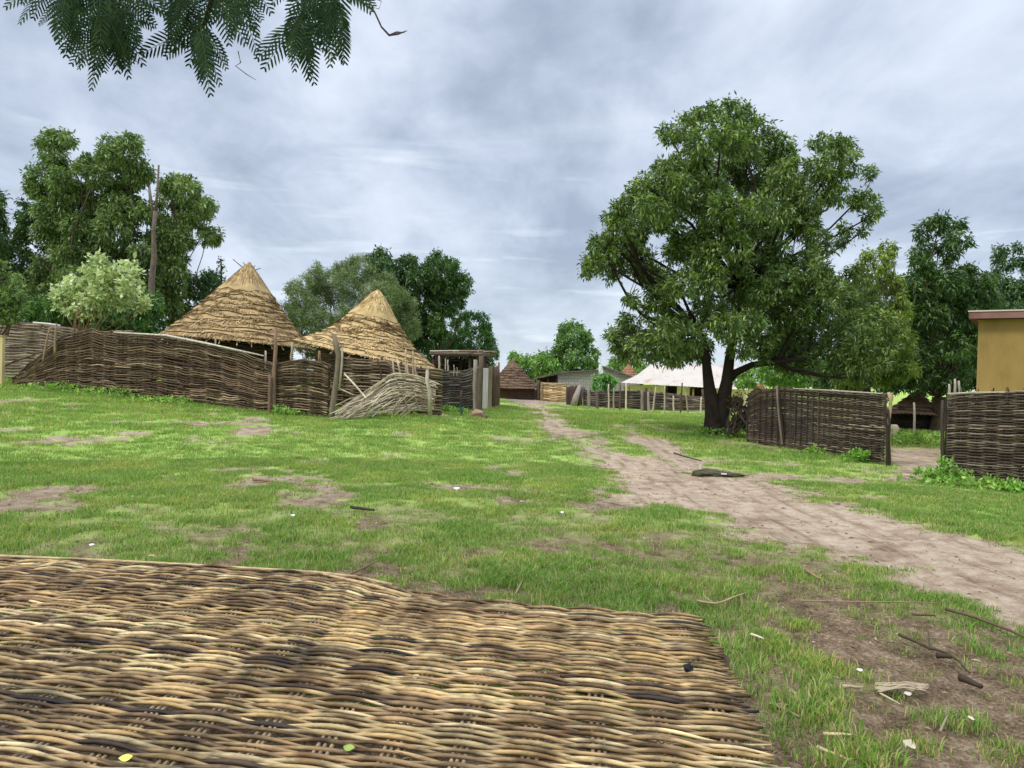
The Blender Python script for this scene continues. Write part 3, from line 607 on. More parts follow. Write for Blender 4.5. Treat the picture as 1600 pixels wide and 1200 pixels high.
    mb.build('wall', M_wicker, root)
    if poles:
        for j in range(30):
            a = j*2*math.pi/30+rng.uniform(-.04, .04); mb = MB()
            e1 = pt(1.015, a, .05); e0 = pt(.82, a, -.12); e1[2] -= .12; e0[2] -= .06
            mb.tube([e0, e1], [.025, .02], lin((190, 170, 140)), n=5); mb.build('rafter', M_wood, root)
    for (dx, dy, ln) in sticks:
        mb = MB(); b_ = P(apex[0], apex[1]+14, depth); mb.tube([b_, P(apex[0]+dx*ln, apex[1]+14+dy*ln, depth+rng.uniform(-.2, .2))], [.022, .014], lin((120, 88, 60)), n=5); mb.build('tip_stick', M_wood, roof)
    mb = MB(); c0 = P(apex[0], apex[1]+14, depth); c1 = P(apex[0]+1, apex[1]-2, depth); mb.tube([c0, c0*.4+c1*.6, c1], [tip, tip*.6, tip*.35], lin((150, 116, 74)), n=8); mb.build('roof_tip', M_thatch, roof, smooth=True)
    return root
TH = [(196, 168, 120), (180, 150, 104), (210, 184, 138), (164, 134, 92), (150, 124, 90)]
TD = [(146, 116, 80), (124, 98, 68), (158, 126, 86)]
hut('thatched_hut', 'larger thatched hut on the left, its roof tip bristling with short twigs', (389, 412), (374, 534), 27.5, 108, .07, 11, .36, TH, (98, 82, 64), 4,
    [(-.9, -.75, 28), (-.5, -.9, 18), (.9, -.35, 20), (.6, -.7, 16), (.15, .9, 8)], dark=TD, conc=.06)
hut('thatched_hut', 'right thatched hut with a lower, wider leaning golden roof', (590, 454), (577, 556), 25.5, 110, .20, 10, .42, [(216,186,132),(202,170,114),(228,200,148),(186,154,104)], (118, 100, 76), 5,
    [(-.78, -.75, 36), (.9, .45, 12)], dark=TD, conc=.30)
hut('thatched_hut', 'far dark brown conical hut at the end of the sandy track', (801, 562), (803, 606), 56, 40, 0, 8, .30, [(128, 104, 84), (112, 90, 72), (140, 116, 94)], (110, 88, 72), 6, [], straw=3500, dark=[(76, 56, 44), (86, 64, 50)], wscale=.8, poles=False, conc=.05)
hut('thatched_hut', 'tiny reddish thatched roof tip far behind the grey block building', (982, 569), (982, 596), 80, 26, 0, 5, .3, [(178, 132, 104), (160, 114, 88)], (120, 96, 80), 7, [], straw=1200, poles=False, dark=[(126, 88, 66)])
hut('thatched_hut', 'small reddish thatched roof tip peeping above the right wicker fence beside the big trunk', (1187, 598), (1187, 618), 40, 16, 0, 4, .3, [(190, 146, 112), (170, 126, 96)], (120, 96, 80), 8, [], straw=900, poles=False, dark=[(130, 92, 70)], wall_h=1.2)
hut('thatched_hut', 'low brown thatched hut seen through the gateway in the right fence', (1432, 612), (1428, 645), 30, 44, 0, 5, .2, [(164, 132, 104), (148, 116, 90), (180, 148, 118)], (64, 54, 48), 9, [], straw=3500, dark=[(110, 84, 66)], poles=False)
hut('thatched_hut', 'second small brown thatched roof behind the gateway, right of its grey pole', (1462, 620), (1466, 650), 33, 22, 0, 4, .2, [(150, 112, 88), (134, 100, 78)], (56, 48, 44), 10, [], straw=1200, dark=[(100, 74, 58)], poles=False)

# ------------------------------------------------------------------ wicker fences
def interp_path(ctrl):
    ctrl = np.array(ctrl, float); seg = np.hypot(*(np.diff(ctrl[:, :2], axis=0).T)); s = np.concatenate([[0], np.cumsum(seg)])
    def f(t): return np.array([np.interp(t, s, ctrl[:, k]) for k in range(ctrl.shape[1])])
    return f, s[-1]
def weave(mb, ctrl, pitch, r, stake, amp, cols, seed, sidec=None, wob=.03, lean=0.0, gapp=0.0, seg=(1.4, 3.2), n=5, top_stakes=.08, taper_left=None, hang=None, spiky=.0, rowfn=None):
    """ctrl rows: x, y, z_bottom, z_top"""
    rng = random.Random(seed); f, Ln = interp_path(ctrl); ds = stake/4
    cols = [np.array(lin(c)) for c in cols]
    rows = int(max(c[3]-c[2] for c in ctrl)/pitch)
    def point(s, t, side, k):
        x, y, zb, zt = f(s); e = f(min(s+.05, Ln)); d = e[:2]-f(max(s-.05, 0))[:2]; d /= np.linalg.norm(d)+1e-9; nrm = np.array([d[1], -d[0]])
        h = (zt-zb)*t; off = side + lean*h
        z = zb+h + wob*(fbm(np.array([s*1.1]), np.array([t*3+seed]), seed, 3)[0]-.5)*3
        return (x+nrm[0]*off, y+nrm[1]*off, z)
    ss = np.arange(0, Ln+ds, ds)
    WB = wob*(fbm(ss[None, :]*1.1+np.zeros((rows, 1)), (np.arange(rows)/rows)[:, None]*3+seed+np.zeros((1, len(ss))), seed, 3)-.5)*3
    FX = np.array([f(min(s, Ln)) for s in ss]); DD = np.gradient(FX[:, :2], axis=0); DD /= np.linalg.norm(DD, axis=1)[:, None]+1e-9
    NX = np.stack([DD[:, 1], -DD[:, 0]], -1)
    for k in range(rows):
        t = (k+.5)/rows; i = 0; i0 = -rng.randint(0, 20)
        while i0 < len(ss):
            ln = int(rng.uniform(*seg)/ds); a = max(0, i0); b = min(len(ss), i0+ln+3)
            i0 += ln
            if b-a < 3 or rng.random() < gapp: continue
            idx_ = np.arange(a, b); s_ = ss[idx_]
            side = amp*np.cos(math.pi*s_/stake+math.pi*k) + (rng.uniform(-.3, .3)*amp)
            h = (FX[idx_, 3]-FX[idx_, 2])*t; off = side+lean*h
            z = FX[idx_, 2]+h+WB[k, idx_]+rng.uniform(-.3, .3)*pitch
            if rowfn: z, off = rowfn(s_, t, z, off)
            p = np.stack([FX[idx_, 0]+NX[idx_, 0]*off, FX[idx_, 1]+NX[idx_, 1]*off, z], -1)
            if rng.random() < spiky: p[-1] += np.array([0, 0, rng.uniform(-.1, .1)])
            c = cols[rng.randrange(len(cols))]*(.62+.85*rng.random()**1.5); rr_ = r*rng.uniform(.65, 1.3); rads = [rr_]*(b-a); rads[0] *= .5; rads[-1] *= .5
            mb.tube(p, rads, tuple(c), n=n)
    j = 0
    for s in np.arange(stake/2*0, Ln, stake):
        x, y, zb, zt = f(s); d = f(min(s+.05, Ln))[:2]-f(max(s-.05, 0))[:2]; d /= np.linalg.norm(d)+1e-9; nrm = np.array([d[1], -d[0]])
        if hang and s < hang: continue
        for q_ in range(2):
            e = rng.uniform(-.02, 1)*top_stakes; xx = x+d[0]*q_*.03; yy = y+d[1]*q_*.03; H = zt-zb+e
            c = cols[rng.randrange(len(cols))]*rng.uniform(.8, 1.2)
            mb.tube([(xx, yy+.01, zb-.05), (xx+nrm[0]*lean*H+rng.uniform(-.02, .02), yy+.01+nrm[1]*lean*H, zb+H)], r*.6, tuple(c*.55), n=4)
def fctrl(lst):
    """(px, py_top, depth) on the ground -> x,y,zb,zt"""
    o = []
    for px, pt_, d in lst:
        b = base(px, d); t = P(px, pt_, d); o.append((b[0], b[1], b[2], t[2]))
    return o
def post(parent, px, ptop, d, r, col, lean=0, pbot=None, name='post', knob=False, wav=.02, mat=None):
    b = base(px+lean, d); t = P(px, ptop, d); mb = MB()
    if pbot is not None: b = P(px+lean, pbot, d)
    m = b*.5+t*.5+np.array([R.uniform(-1, 1)*wav, 0, 0]); m2 = b*.25+t*.75+np.array([R.uniform(-1, 1)*wav, 0, 0])
    mb.tube([b-[0, 0, .1], b, m, m2, t], [r*1.1, r*1.05, r, r*.92, r*.8], lin(col), n=8)
    return mb.build(name, mat or M_wood, parent, smooth=True)
DKW = [(100, 80, 60), (124, 102, 78), (78, 60, 46), (150, 128, 100), (92, 70, 52), (110, 92, 72)]
# left fence, sagging and warped
lf = empty('wicker_fence', base(230, 23), 'long sagging dark wicker fence in front of the larger hut', 'fence')
ctl = fctrl([(20, 592, 26.5), (60, 558, 25.5), (95, 526, 24.8), (140, 514, 24.2), (200, 521, 23.2), (280, 526, 22.5), (340, 540, 21.8), (385, 556, 21.3), (428, 570, 20.9)])
mb = MB(); weave(mb, ctl, .038, .017, .62, .032, DKW, 41, wob=.07, gapp=.05, seg=(.7, 2.4), top_stakes=.12, spiky=.3); mb.build('woven_panel', M_wicker, lf)
# thin backing row of woven canes keeps the same panel dense
mb = MB(); weave(mb, [(c[0]+.05, c[1]+.12, c[2], c[3]-.03) for c in ctl], .050, .028, .6, .03, [(74,60,50),(90,74,62),(64,52,44)], 42, wob=.06, gapp=.12, seg=(1, 2.5)); mb.build('inner_weave', M_wicker, lf)
mb = MB(); mb.tube([P(178, 519, 23.1), P(260, 524, 22.4), P(330, 538, 21.6), P(412, 556, 20.8)], [.02, .032, .03, .02], lin((206, 196, 180)), n=6); mb.build('top_rail', M_wood, lf, smooth=True)
post(lf, 431, 512, 20.7, .055, (136, 110, 88), lean=-3); post(lf, 421, 585, 20.6, .045, (120, 96, 78), lean=0); post(lf, 337, 529, 22.2, .03, (150, 134, 110)); post(lf, 415, 548, 21.3, .03, (180, 164, 140))
post(lf, 88, 505, 24.6, .035, (150, 128, 96), lean=-2, pbot=548); post(lf, 78, 512, 24.8, .03, (150, 124, 96), lean=-10, pbot=560)
f2 = empty('wicker_fence', base(475, 20.4), 'short dark wicker fence panel between the bare pole and the tall knotted post', 'fence')
ctl = fctrl([(428, 566, 20.8), (470, 560, 20.5), (500, 566, 20.3), (512, 572, 20.2)])
mb = MB(); weave(mb, ctl, .036, .016, .45, .026, DKW+[(84, 76, 52)], 43, wob=.03, gapp=.03, top_stakes=.1); weave(mb, [(c[0]+.04, c[1]+.1, c[2], c[3]) for c in ctl], .05, .025, .45, .03, DKW, 44, wob=.04); mb.build('woven_panel', M_wicker, f2)
post(f2, 456, 535, 20.7, .035, (168, 152, 128), pbot=580); post(f2, 499, 548, 20.5, .04, (140, 112, 80), lean=2, pbot=580)
post(f2, 415, 548, 21, .02, (186, 170, 146), pbot=570)
kp = empty('gate_post', base(521, 19.9), 'tall knotted pale grey tree trunk post with broken top before the right hut', 'post')
mb = MB(); q = lambda px, py: P(px, py, 19.9)
mb.tube([base(517, 19.9)-[0, 0, .1], q(519, 640), q(523, 610), q(527, 580), q(529, 555), q(526, 542), q(522, 522)], [.08, .075, .07, .065, .07, .085, .05], lin((124, 110, 92)), n=9)
mb.tube([q(530, 610), q(534, 570), q(535, 540)], [.03, .035, .03], lin((176, 164, 142)), n=6); mb.build('trunk', M_wood, kp, smooth=True)
mb = MB(); mb.tube([q(526, 545), q(532, 541), q(537, 541)], [.06, .05, .02], lin((140, 126, 106)), n=6); mb.build('knot', M_wood, kp, smooth=True)
# far-left rear panel
f3 = empty('wicker_fence', base(60, 31), 'lighter brown wicker screen behind the left end of the long fence', 'fence')
ctl = fctrl([(-60, 500, 31), (12, 503, 31), (60, 505, 31), (110, 512, 30), (150, 518, 30), (205, 516, 29)])
mb = MB(); weave(mb, ctl, .06, .034, .7, .02, [(150, 132, 116), (134, 116, 104), (122, 104, 94), (164, 146, 128)], 45, wob=.03); weave(mb, [(c[0], c[1]+.08, c[2], c[3]) for c in ctl], .06, .034, .7, .02, [(130, 112, 100)], 46, wob=.0); mb.build('woven_panel', M_wicker, f3)
mb = MB(); mb.tube([P(52, 504, 30.8), P(75, 506, 30.8), P(94, 508.5, 30.5)], [.04, .045, .03], lin((235, 230, 222)), n=6); mb.build('rail', M_wood, f3)
post(f3, 25, 482, 30.5, .06, (104, 82, 66), lean=-14, pbot=520)
sl = empty('leaning_pole', base(25, 26.6), 'thin dark pole leaning low against the far left wicker screen', 'pole')
mb = MB(); mb.tube([P(-6, 578, 26.6), P(20, 566, 26.5), P(60, 552, 26)], [.035, .03, .025], lin((84, 66, 54)), n=6); mb.build('shaft', M_wood, sl)
tp = empty('tan_post', base(0, 31.5), 'pale tan squared post at the left edge of the photo', 'post')
b = P(1, 590, 26.2); mb = MB(); bb = base(1, 26.2); tz = P(1, 528, 26.2)[2]; mb.box((bb[0], bb[1], (bb[2]+tz)/2), (.16, .14, tz-bb[2]+.1), lin((214, 192, 142))); mb.build('shaft', M_plaster, tp); 
mb = MB(); mb.box((bb[0]+.0, bb[1], tz+.07), (.2, .18, .04), lin((190, 168, 124))); mb.build('cap', M_plaster, tp)
# fence under the right hut and rows of upright sticks
f4 = empty('wicker_fence', base(600, 24), 'brown wicker fence under the eaves of the right hut', 'fence')
ctl = fctrl([(536, 556, 23.2), (560, 560, 23.0), (600, 560, 22.9), (640, 572, 22.9), (690, 578, 23.3)])
mb = MB(); weave(mb, ctl, .05, .027, .6, .03, [(122, 104, 80), (140, 122, 96), (106, 88, 68), (154, 138, 112), (92, 76, 58)], 47, wob=.04)
weave(mb, [(c[0], c[1]+.1, c[2], c[3]) for c in ctl], .055, .027, .6, .03, [(104, 86, 66), (120, 100, 76)], 48); mb.build('woven_panel', M_wicker, f4)
for (a, b, l_, c) in ((612, 560, 5, (196, 176, 146)), (621, 566, 5, (196, 176, 146)), (636, 570, 3, (190, 168, 138)), (648, 562, 2, (182, 160, 130)), (590, 560, 6, (80, 64, 48)), (634, 545, 1, (190, 170, 140)), (645, 548, 1, (180, 160, 130))):
    post(f4, a, b, 22.6, .028, c, lean=l_, pbot=590)
# collapsed panel
cp = empty('collapsed_fence', base(610, 20.5), 'pale collapsed wicker panel slumped on the grass before the right hut', 'fence')
PAL = [(206, 190, 162), (186, 168, 138), (222, 206, 178), (160, 140, 112), (140, 120, 94)]
mb = MB(); rng = random.Random(5)
for k in range(46):
    t = k/45.0                                            # outer (top) row first
    rg = rng.uniform(-1.6, 1.6); jj_ = rng.uniform(-2, 3)
    topx, topy = 611+20*t*.3, 583+60*t; leftx, lefty = 522+rng.uniform(0, 26)+12*t, 655-2*(1-t)*6; rx_, ry_ = 683-8*t+rng.uniform(-3, 3), 600+42*t
    pts_ = []
    for u in np.linspace(0, 1, 15):
        if u < .45: v = u/.45; x = leftx*(1-v)+topx*v; y = lefty*(1-v)+topy*v + jj_*math.sin(v*math.pi)
        else: v = (u-.45)/.55; x = topx*(1-v)+rx_*v; y = topy*(1-v)+ry_*v - 5*math.sin(v*math.pi)*(1-t*.7)
        dd_ = 20.1+2.9*(x-522)/160-.25*t+.05*math.cos(u*28+k*math.pi)
        pw = P(x, y+rg, dd_); g_ = gz(pw[0], pw[1]); pw[2] = max(pw[2], g_+.02); pts_.append(pw)
    if rng.random() < .12: pts_ = pts_[rng.randint(0, 5):]
    mb.tube(pts_, .019*rng.uniform(.8, 1.25), tuple(np.array(lin(PAL[rng.randrange(5)]))*rng.uniform(.8, 1.15)), n=5)
mb.build('woven_panel', M_wicker, cp)
for a0, b0_, a1, b1 in ((612, 582, 640, 645), (632, 578, 655, 642), (650, 580, 668, 640), (665, 586, 680, 638), (590, 600, 600, 650)):
    dk0 = 20.15+2.9*(a0-522)/160; mb = MB(); mb.tube([P(a0, b0_, dk0), P((a0+a1)/2+2, (b0_+b1)/2, dk0), P(a1, b1, dk0)], .02, lin((150, 132, 106)), n=5); mb.build('stake', M_wood, cp)
for k in range(26):
    mb = MB(); a0, b0_ = rng.uniform(545, 672), 0; b0_ = 600+max(0, (600-a0)*.5)+rng.uniform(0, 34); a1 = a0+rng.uniform(-45, -15); b1 = b0_+rng.uniform(12, 30)
    d0 = 20.0+2.9*(a0-522)/160-.15; p0, p1 = P(a0, b0_, d0), P(a1, b1, 20.0+2.9*(a1-522)/160-.25)
    for p_ in (p0, p1): p_[2] = max(p_[2], gz(p_[0], p_[1])+.03)
    mb.tube([p0, (p0+p1)/2+[0, 0, .05], p1], [.008, .014, .010], tuple(np.array(lin(PAL[rng.randrange(3)]))*rng.uniform(.9, 1.2)), n=5); mb.build('loose_cane', M_wood, cp)
mb = MB(); mb.tube([P(538, 584, 20.6), P(555, 602, 20.4), P(572, 622, 20.1)], [.022, .024, .02], lin((224, 208, 178)), n=6); mb.build('loose_cane', M_wood, cp)
mb = MB(); mb.tube([P(508, 600, 20.6), P(530, 607, 20.5), P(552, 617, 20.2)], [.018, .02, .014], lin((196, 180, 150)), n=6); mb.build('loose_cane', M_wood, cp)
# forked light post and grey fence right of the collapsed panel
fp = empty('forked_post', base(666, 23.2), 'pale crooked forked post at the right end of the collapsed panel', 'post')
q = lambda px, py: P(px, py, 22.2); mb = MB(); mb.tube([base(672, 22.2), q(671, 610), q(667, 595), q(668, 578)], [.07, .06, .055, .05], lin((190, 178, 152)), n=7); mb.tube([q(668, 598), q(678, 597)], [.035, .015], lin((190, 178, 152)), n=5); mb.tube([q(668, 580), q(671, 572)], [.05, .03], lin((170, 156, 130)), n=5); mb.build('trunk', M_wood, fp, smooth=True)
f5 = empty('wicker_fence', base(710, 27), 'grey weathered wicker fence in front of the pole shelter', 'fence')
ctl = fctrl([(672, 580, 26), (690, 580, 26.2), (724, 580, 27), (748, 571, 27.2)])
GRW = [(122, 112, 102), (104, 94, 86), (136, 126, 116), (92, 82, 74), (114, 100, 84)]
mb = MB(); weave(mb, ctl, .05, .028, .5, .025, GRW, 49, wob=.02); weave(mb, [(c[0], c[1]+.08, c[2], c[3]) for c in ctl], .05, .028, .5, .02, GRW, 50, wob=0, top_stakes=.1); mb.build('woven_panel', M_wicker, f5)
post(f5, 721, 610, 26.2, .05, (84, 70, 58)); post(f5, 743, 562, 26.8, .09, (150, 140, 124)); post(f5, 752, 556, 26.6, .10, (104, 90, 74), lean=-3)
for a, b, c in ((686, 556, .05), (696, 560, .03), (700, 562, .04), (709, 570, .02), (714, 574, .02)): post(f5, a, b, 26.4, c*.8, (178, 164, 144), pbot=584)
# pole shelter
sh = empty('pole_shelter', base(715, 31), 'dark open pole shelter with a flat pole roof right of the huts', 'shelter')
mb = MB(); a0 = P(672, 553, 29.5); a1 = P(757, 555, 28.5); dirv = (a1-a0)/np.linalg.norm(a1-a0); ln = np.linalg.norm(a1-a0); rng = random.Random(8)
for k in range(26):
    off = k*.13; mb.tube([a0+[0, off, .02+.004*k+rng.uniform(-.02, .02)], (a0+a1)/2+[0, off, .02+.004*k+rng.uniform(-.04, .02)], a1+[rng.uniform(-.1, .2), off, .02+.004*k+rng.uniform(-.03, .03)]], .065, tuple(np.array(lin((128, 108, 96)))*rng.uniform(.7, 1.2)), n=6)
mb.build('roof', M_wood, sh)
mb = MB(); mb.tube([P(672, 548.5, 29.4), P(715, 548, 29), P(748, 549, 28.6)], [.03, .03, .03], lin((190, 182, 164)), n=6); mb.build('roof_pole', M_wood, sh)
mb = MB()
for k in range(20):
    p0 = a1+dirv*(-.9+.05*k)+[0, rng.uniform(-.1, 2), .08+rng.uniform(0, .09)]; mb.tube([p0+[-.5, 0, 0], p0+[.4, 0, .02]], .035, tuple(np.array(lin((132, 108, 98)))*rng.uniform(.7, 1.2)), n=5)
mb.build('roof_bundle', M_wood, sh)
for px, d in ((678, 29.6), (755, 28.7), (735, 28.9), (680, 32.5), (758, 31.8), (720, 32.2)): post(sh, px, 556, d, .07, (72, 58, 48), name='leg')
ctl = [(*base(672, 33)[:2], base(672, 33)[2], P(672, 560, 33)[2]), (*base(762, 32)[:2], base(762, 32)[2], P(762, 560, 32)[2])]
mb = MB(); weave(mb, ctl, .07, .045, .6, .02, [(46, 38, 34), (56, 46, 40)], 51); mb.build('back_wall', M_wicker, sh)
# palisade of slabs and poles
pl = empty('palisade', base(768, 32), 'palisade of weathered tin strips and dark poles beside the track end', 'fence')
for k, (px, top, w, colr, dd_) in enumerate([(757, 575, 9, (196, 194, 188), 28.2), (760, 568, 7, (92, 76, 62), 29.2), (765, 572, 6, (176, 166, 140), 29.8), (769, 578, 6, (88, 70, 54), 30.6), (772, 574, 5, (122, 100, 78), 31.4), (775, 577, 5, (96, 78, 60), 32.2), (777.5, 572, 4, (118, 92, 72), 33), (779.5, 566, 4, (126, 104, 84), 34)]):
    if w in (9, 6) and colr[0] > 150:
        b = base(px, dd_); tz = P(px, top, dd_)[2]; mb = MB(); ww = w/F*dd_
        vs = []; nn_ = 9
        for i in range(nn_):
            for z in (b[2]-.05, tz): vs.append((b[0]-ww/2+ww*i/(nn_-1), b[1]+.015*(i % 2), z))
        for i in range(nn_):
            for z in (b[2]-.05, tz): vs.append((b[0]-ww/2+ww*i/(nn_-1), b[1]+.012+.015*(i % 2), z))
        fs = [(2*i, 2*i+2, 2*i+3, 2*i+1) for i in range(nn_-1)]+[(18+2*i, 18+2*i+1, 18+2*i+3, 18+2*i+2) for i in range(nn_-1)]+[(2*i+1, 2*i+3, 18+2*i+3, 18+2*i+1) for i in range(nn_-1)]+[(0, 1, 19, 18), (16, 34, 35, 17)]
        mb.add(vs, fs, lin(colr)); mb.build('tin_strip', M_tin, pl)
    else: post(pl, px, top, dd_, w/F*dd_/2, colr, lean=R.uniform(-1.5, 1.5), name='pole')
for k in range(7): post(pl, 771+k*1.3, 575+R.uniform(-3, 3), 30.9+k*.45, .07, (100+R.randint(-15, 20), 82, 64), lean=R.uniform(-1, 1), name='pole')
# rock and bottle-coloured stump
rk = MB(); rng = random.Random(3); c = base(746, 23.6); 
import bmesh
bm = bmesh.new(); bmesh.ops.create_icosphere(bm, subdivisions=3, radius=1)
for v in bm.verts:
    nz = fbm(np.array([v.co.x*2.3+3]), np.array([v.co.y*2.3+v.co.z*2.3]), 4, 4)[0]; v.co = Vector((v.co.x*.27, v.co.y*.2, v.co.z*.16))*(.3+1.4*nz)
mb = MB(); mb.add([c+np.array([*v.co])+[0, 0, .07] for v in bm.verts], [tuple(v.index for v in f.verts) for f in bm.faces], lin((158, 136, 112))); ro = mb.build('rock', material('stone', rough=.95, nscale=5, namt=.3, bump=.6, bscale=25), None, smooth=True); bm.free()
tag(ro, 'pinkish brown rock on the grass below the palisade corner post', 'rock')
bt = empty('plastic_pipe', base(721, 24), 'short blue green pipe stub standing in the grass before the grey fence', 'pipe')
c = base(721, 24); mb = MB(); mb.tube([c-[0, 0, .05], c+[0, 0, .30]], [.035, .035], lin((40, 92, 86)), n=12); mb.build('shaft', M_litter, bt, smooth=True)
mb = MB(); mb.tube([c+[0, 0, .30], c+[0, 0, .36]], [.045, .042], lin((30, 60, 58)), n=12); mb.build('collar', M_litter, bt, smooth=True)

# ------------------------------------------------------------------ middle distance buildings
def quad_wall(mb, pts_, col, th=.15):
    pts_ = [np.array(p) for p in pts_]; n_ = np.cross(pts_[1]-pts_[0], pts_[-1]-pts_[0]); n_ /= np.linalg.norm(n_); k = len(pts_)
    if n_[1] < 0: n_ = -n_
    mb.add(pts_+[p+n_*th for p in pts_], [tuple(range(k)), tuple(range(2*k-1, k-1, -1))]+[(i, i+k, (i+1) % k+k, (i+1) % k) for i in range(k)], col)
def block_mat():
    m = bpy.data.materials.new('block_wall'); m.use_nodes = True; t = m.node_tree; b = t.nodes['Principled BSDF']
    geo = t.nodes.new('ShaderNodeNewGeometry'); mpp = t.nodes.new('ShaderNodeMapping'); mpp.inputs['Rotation'].default_value = (math.pi/2, 0, 0); t.links.new(geo.outputs['Position'], mpp.inputs[0])
    br = t.nodes.new('ShaderNodeTexBrick'); t.links.new(mpp.outputs[0], br.inputs[0]); br.inputs['Scale'].default_value = 1
    br.inputs['Brick Width'].default_value = .45; br.inputs['Row Height'].default_value = .22; br.inputs['Mortar Size'].default_value = .018
    br.inputs['Color1'].default_value = (*lin((168, 164, 156)), 1); br.inputs['Color2'].default_value = (*lin((154, 150, 144)), 1); br.inputs['Mortar'].default_value = (*lin((128, 124, 118)), 1)
    t.links.new(br.outputs[0], b.inputs['Base Color']); b.inputs['Roughness'].default_value = .95; return m
M_block = block_mat()
gb_ = empty('block_building', base(905, 58), 'low unplastered grey block building with sloping roof edges in the distance', 'building')
B = lambda px, d: base(px, d)-np.array([0, 0, .2])
mb = MB(); quad_wall(mb, [B(874, 58), B(938, 58), P(938, 579, 58), P(874, 583, 58)], (1, 1, 1), 3.0); mb.build('wall', M_block, gb_)
mb = MB(); quad_wall(mb, [B(938, 60), B(1000, 60), P(1000, 592, 60), P(985, 586, 60), P(944, 572, 60), P(936, 577, 60)], (1, 1, 1), 3.0); mb.build('wall', M_block, gb_)
mb = MB(); quad_wall(mb, [P(868, 583.5, 57.7), P(939, 578.5, 57.7), P(939, 576.8, 57.7), P(868, 581.5, 57.7)], lin((96, 92, 86)), 3.5); mb.build('roof', M_tin, gb_)
mb = MB(); quad_wall(mb, [P(942, 573.5, 59.7), P(1001, 593.5, 59.7), P(1001, 591.6, 59.7), P(942, 571.6, 59.7)], lin((104, 98, 92)), 3.5); mb.build('roof', M_tin, gb_)
wp = empty('white_pole', base(937, 56), 'pole with a white cloth sheet hanging before the grey block building', 'pole'); mb = MB(); mb.tube([base(938, 56), P(938, 560, 56)], .05, lin((220, 220, 220)), n=6); mb.build('shaft', M_wood, wp)
mb = MB(); vs = []
for i in range(6):
    for j in range(4): vs.append(P(935.5+j*1.6+i*.5*(j > 1), 569+i*3.2, 55.9+.04*math.sin(j*2+i)))
mb.add(vs, [(i*4+j, i*4+j+1, i*4+j+5, i*4+j+4) for i in range(5) for j in range(3)], lin((226, 230, 232))); mb.build('cloth', M_litter, wp)
ds_ = empty('dark_shed', base(858, 60), 'dark open lean-to shed left of the grey block wall', 'shed')
mb = MB(); quad_wall(mb, [P(836, 592, 59.5), P(874, 583, 59.5), P(874, 581.3, 59.5), P(836, 590, 59.5)], lin((92, 84, 76)), 3); mb.build('roof', M_tin, ds_)
mb = MB(); quad_wall(mb, [B(842, 62), B(876, 62), P(876, 584, 62), P(842, 592, 62)], lin((58, 48, 42)), .1); mb.build('back_wall', M_wicker, ds_)  # near-black colour stands for the shade under the shed roof
for px in (840, 856, 870): post(ds_, px, 588, 59.8, .07, (88, 74, 62), name='leg')
# cane screen
cs_ = empty('cane_screen', base(862, 55), 'straw coloured woven cane screen at the track end', 'fence')
ctl = fctrl([(844, 598, 55), (884, 599, 54)]); mb = MB(); weave(mb, ctl, .09, .055, .5, .02, [(206, 182, 138), (190, 164, 120), (216, 194, 152)], 61, wob=.01, top_stakes=.05); weave(mb, [(c[0], c[1]+.1, c[2], c[3]) for c in ctl], .09, .055, .5, .02, [(196, 170, 128)], 62, wob=.01); mb.build('woven_panel', M_wicker, cs_)
post(cs_, 841, 594, 55, .14, (92, 76, 62)); post(cs_, 847, 597, 54.8, .06, (150, 128, 98))
ca = empty('leaning_tin_sheet', base(838, 57), 'small grey corrugated sheet leaning beside the far dark hut', 'sheet')
mb = MB(); quad_wall(mb, [B(829, 57), B(838, 56.5), P(840, 600, 57.4), P(836, 600, 57.6)], lin((176, 172, 164)), .03); mb.build('sheet', M_tin, ca)
# dark slab fence
sf = empty('slab_fence', base(905, 50), 'dark slab and wicker fence left of the leaning stump in the distance', 'fence')
for k in range(9): post(sf, 887+k*2.6, 604+R.uniform(-2, 1), 50, .10, (76+R.randint(-8, 14), 64, 56), name='slab')
ls = empty('leaning_slab', base(902, 48), 'grey leaning slab of bark propped against the dark distant fence', 'slab')
mb = MB(); mb.tube([base(896, 48), P(900, 620, 48), P(906, 603, 48.6)], [.22, .2, .13], lin((150, 138, 126)), n=8); mb.build('slab', M_wood, ls, smooth=True)
mb = MB(); mb.tube([base(903, 48.3), P(908, 620, 48.4), P(911, 606, 48.8)], [.12, .12, .1], lin((92, 80, 72)), n=7); mb.build('prop', M_wood, ls, smooth=True)
ff = empty('wicker_fence', base(1010, 47), 'low dark wicker fence running before the yellow tin roofed house', 'fence')
ctl = fctrl([(912, 608, 50), (926, 612, 49), (960, 611, 48.5), (1000, 611, 48), (1002, 612, 47.8), (1040, 615, 47), (1068, 618, 46.5), (1110, 622, 46), (1160, 622, 45)])
mb = MB(); DG = [(104, 92, 84), (88, 76, 70), (120, 106, 98), (78, 68, 62)]
weave(mb, ctl, .08, .05, .8, .04, DG, 63, wob=.04, gapp=.03); weave(mb, [(c[0], c[1]+.12, c[2], c[3]) for c in ctl], .08, .05, .8, .03, DG, 64, wob=.02); mb.build('woven_panel', M_wicker, ff)
for px, top, c_ in ((1003, 610, (130, 118, 108)), (1010, 606, (70, 60, 54)), (1012, 612, (160, 148, 136)), (920, 605, (140, 128, 116)), (1064, 614, (96, 70, 60)), (932, 608, (100, 88, 80)), (1098, 608, (90, 78, 66))): post(ff, px, top, 46.2, .1, c_, lean=R.uniform(-2, 2))
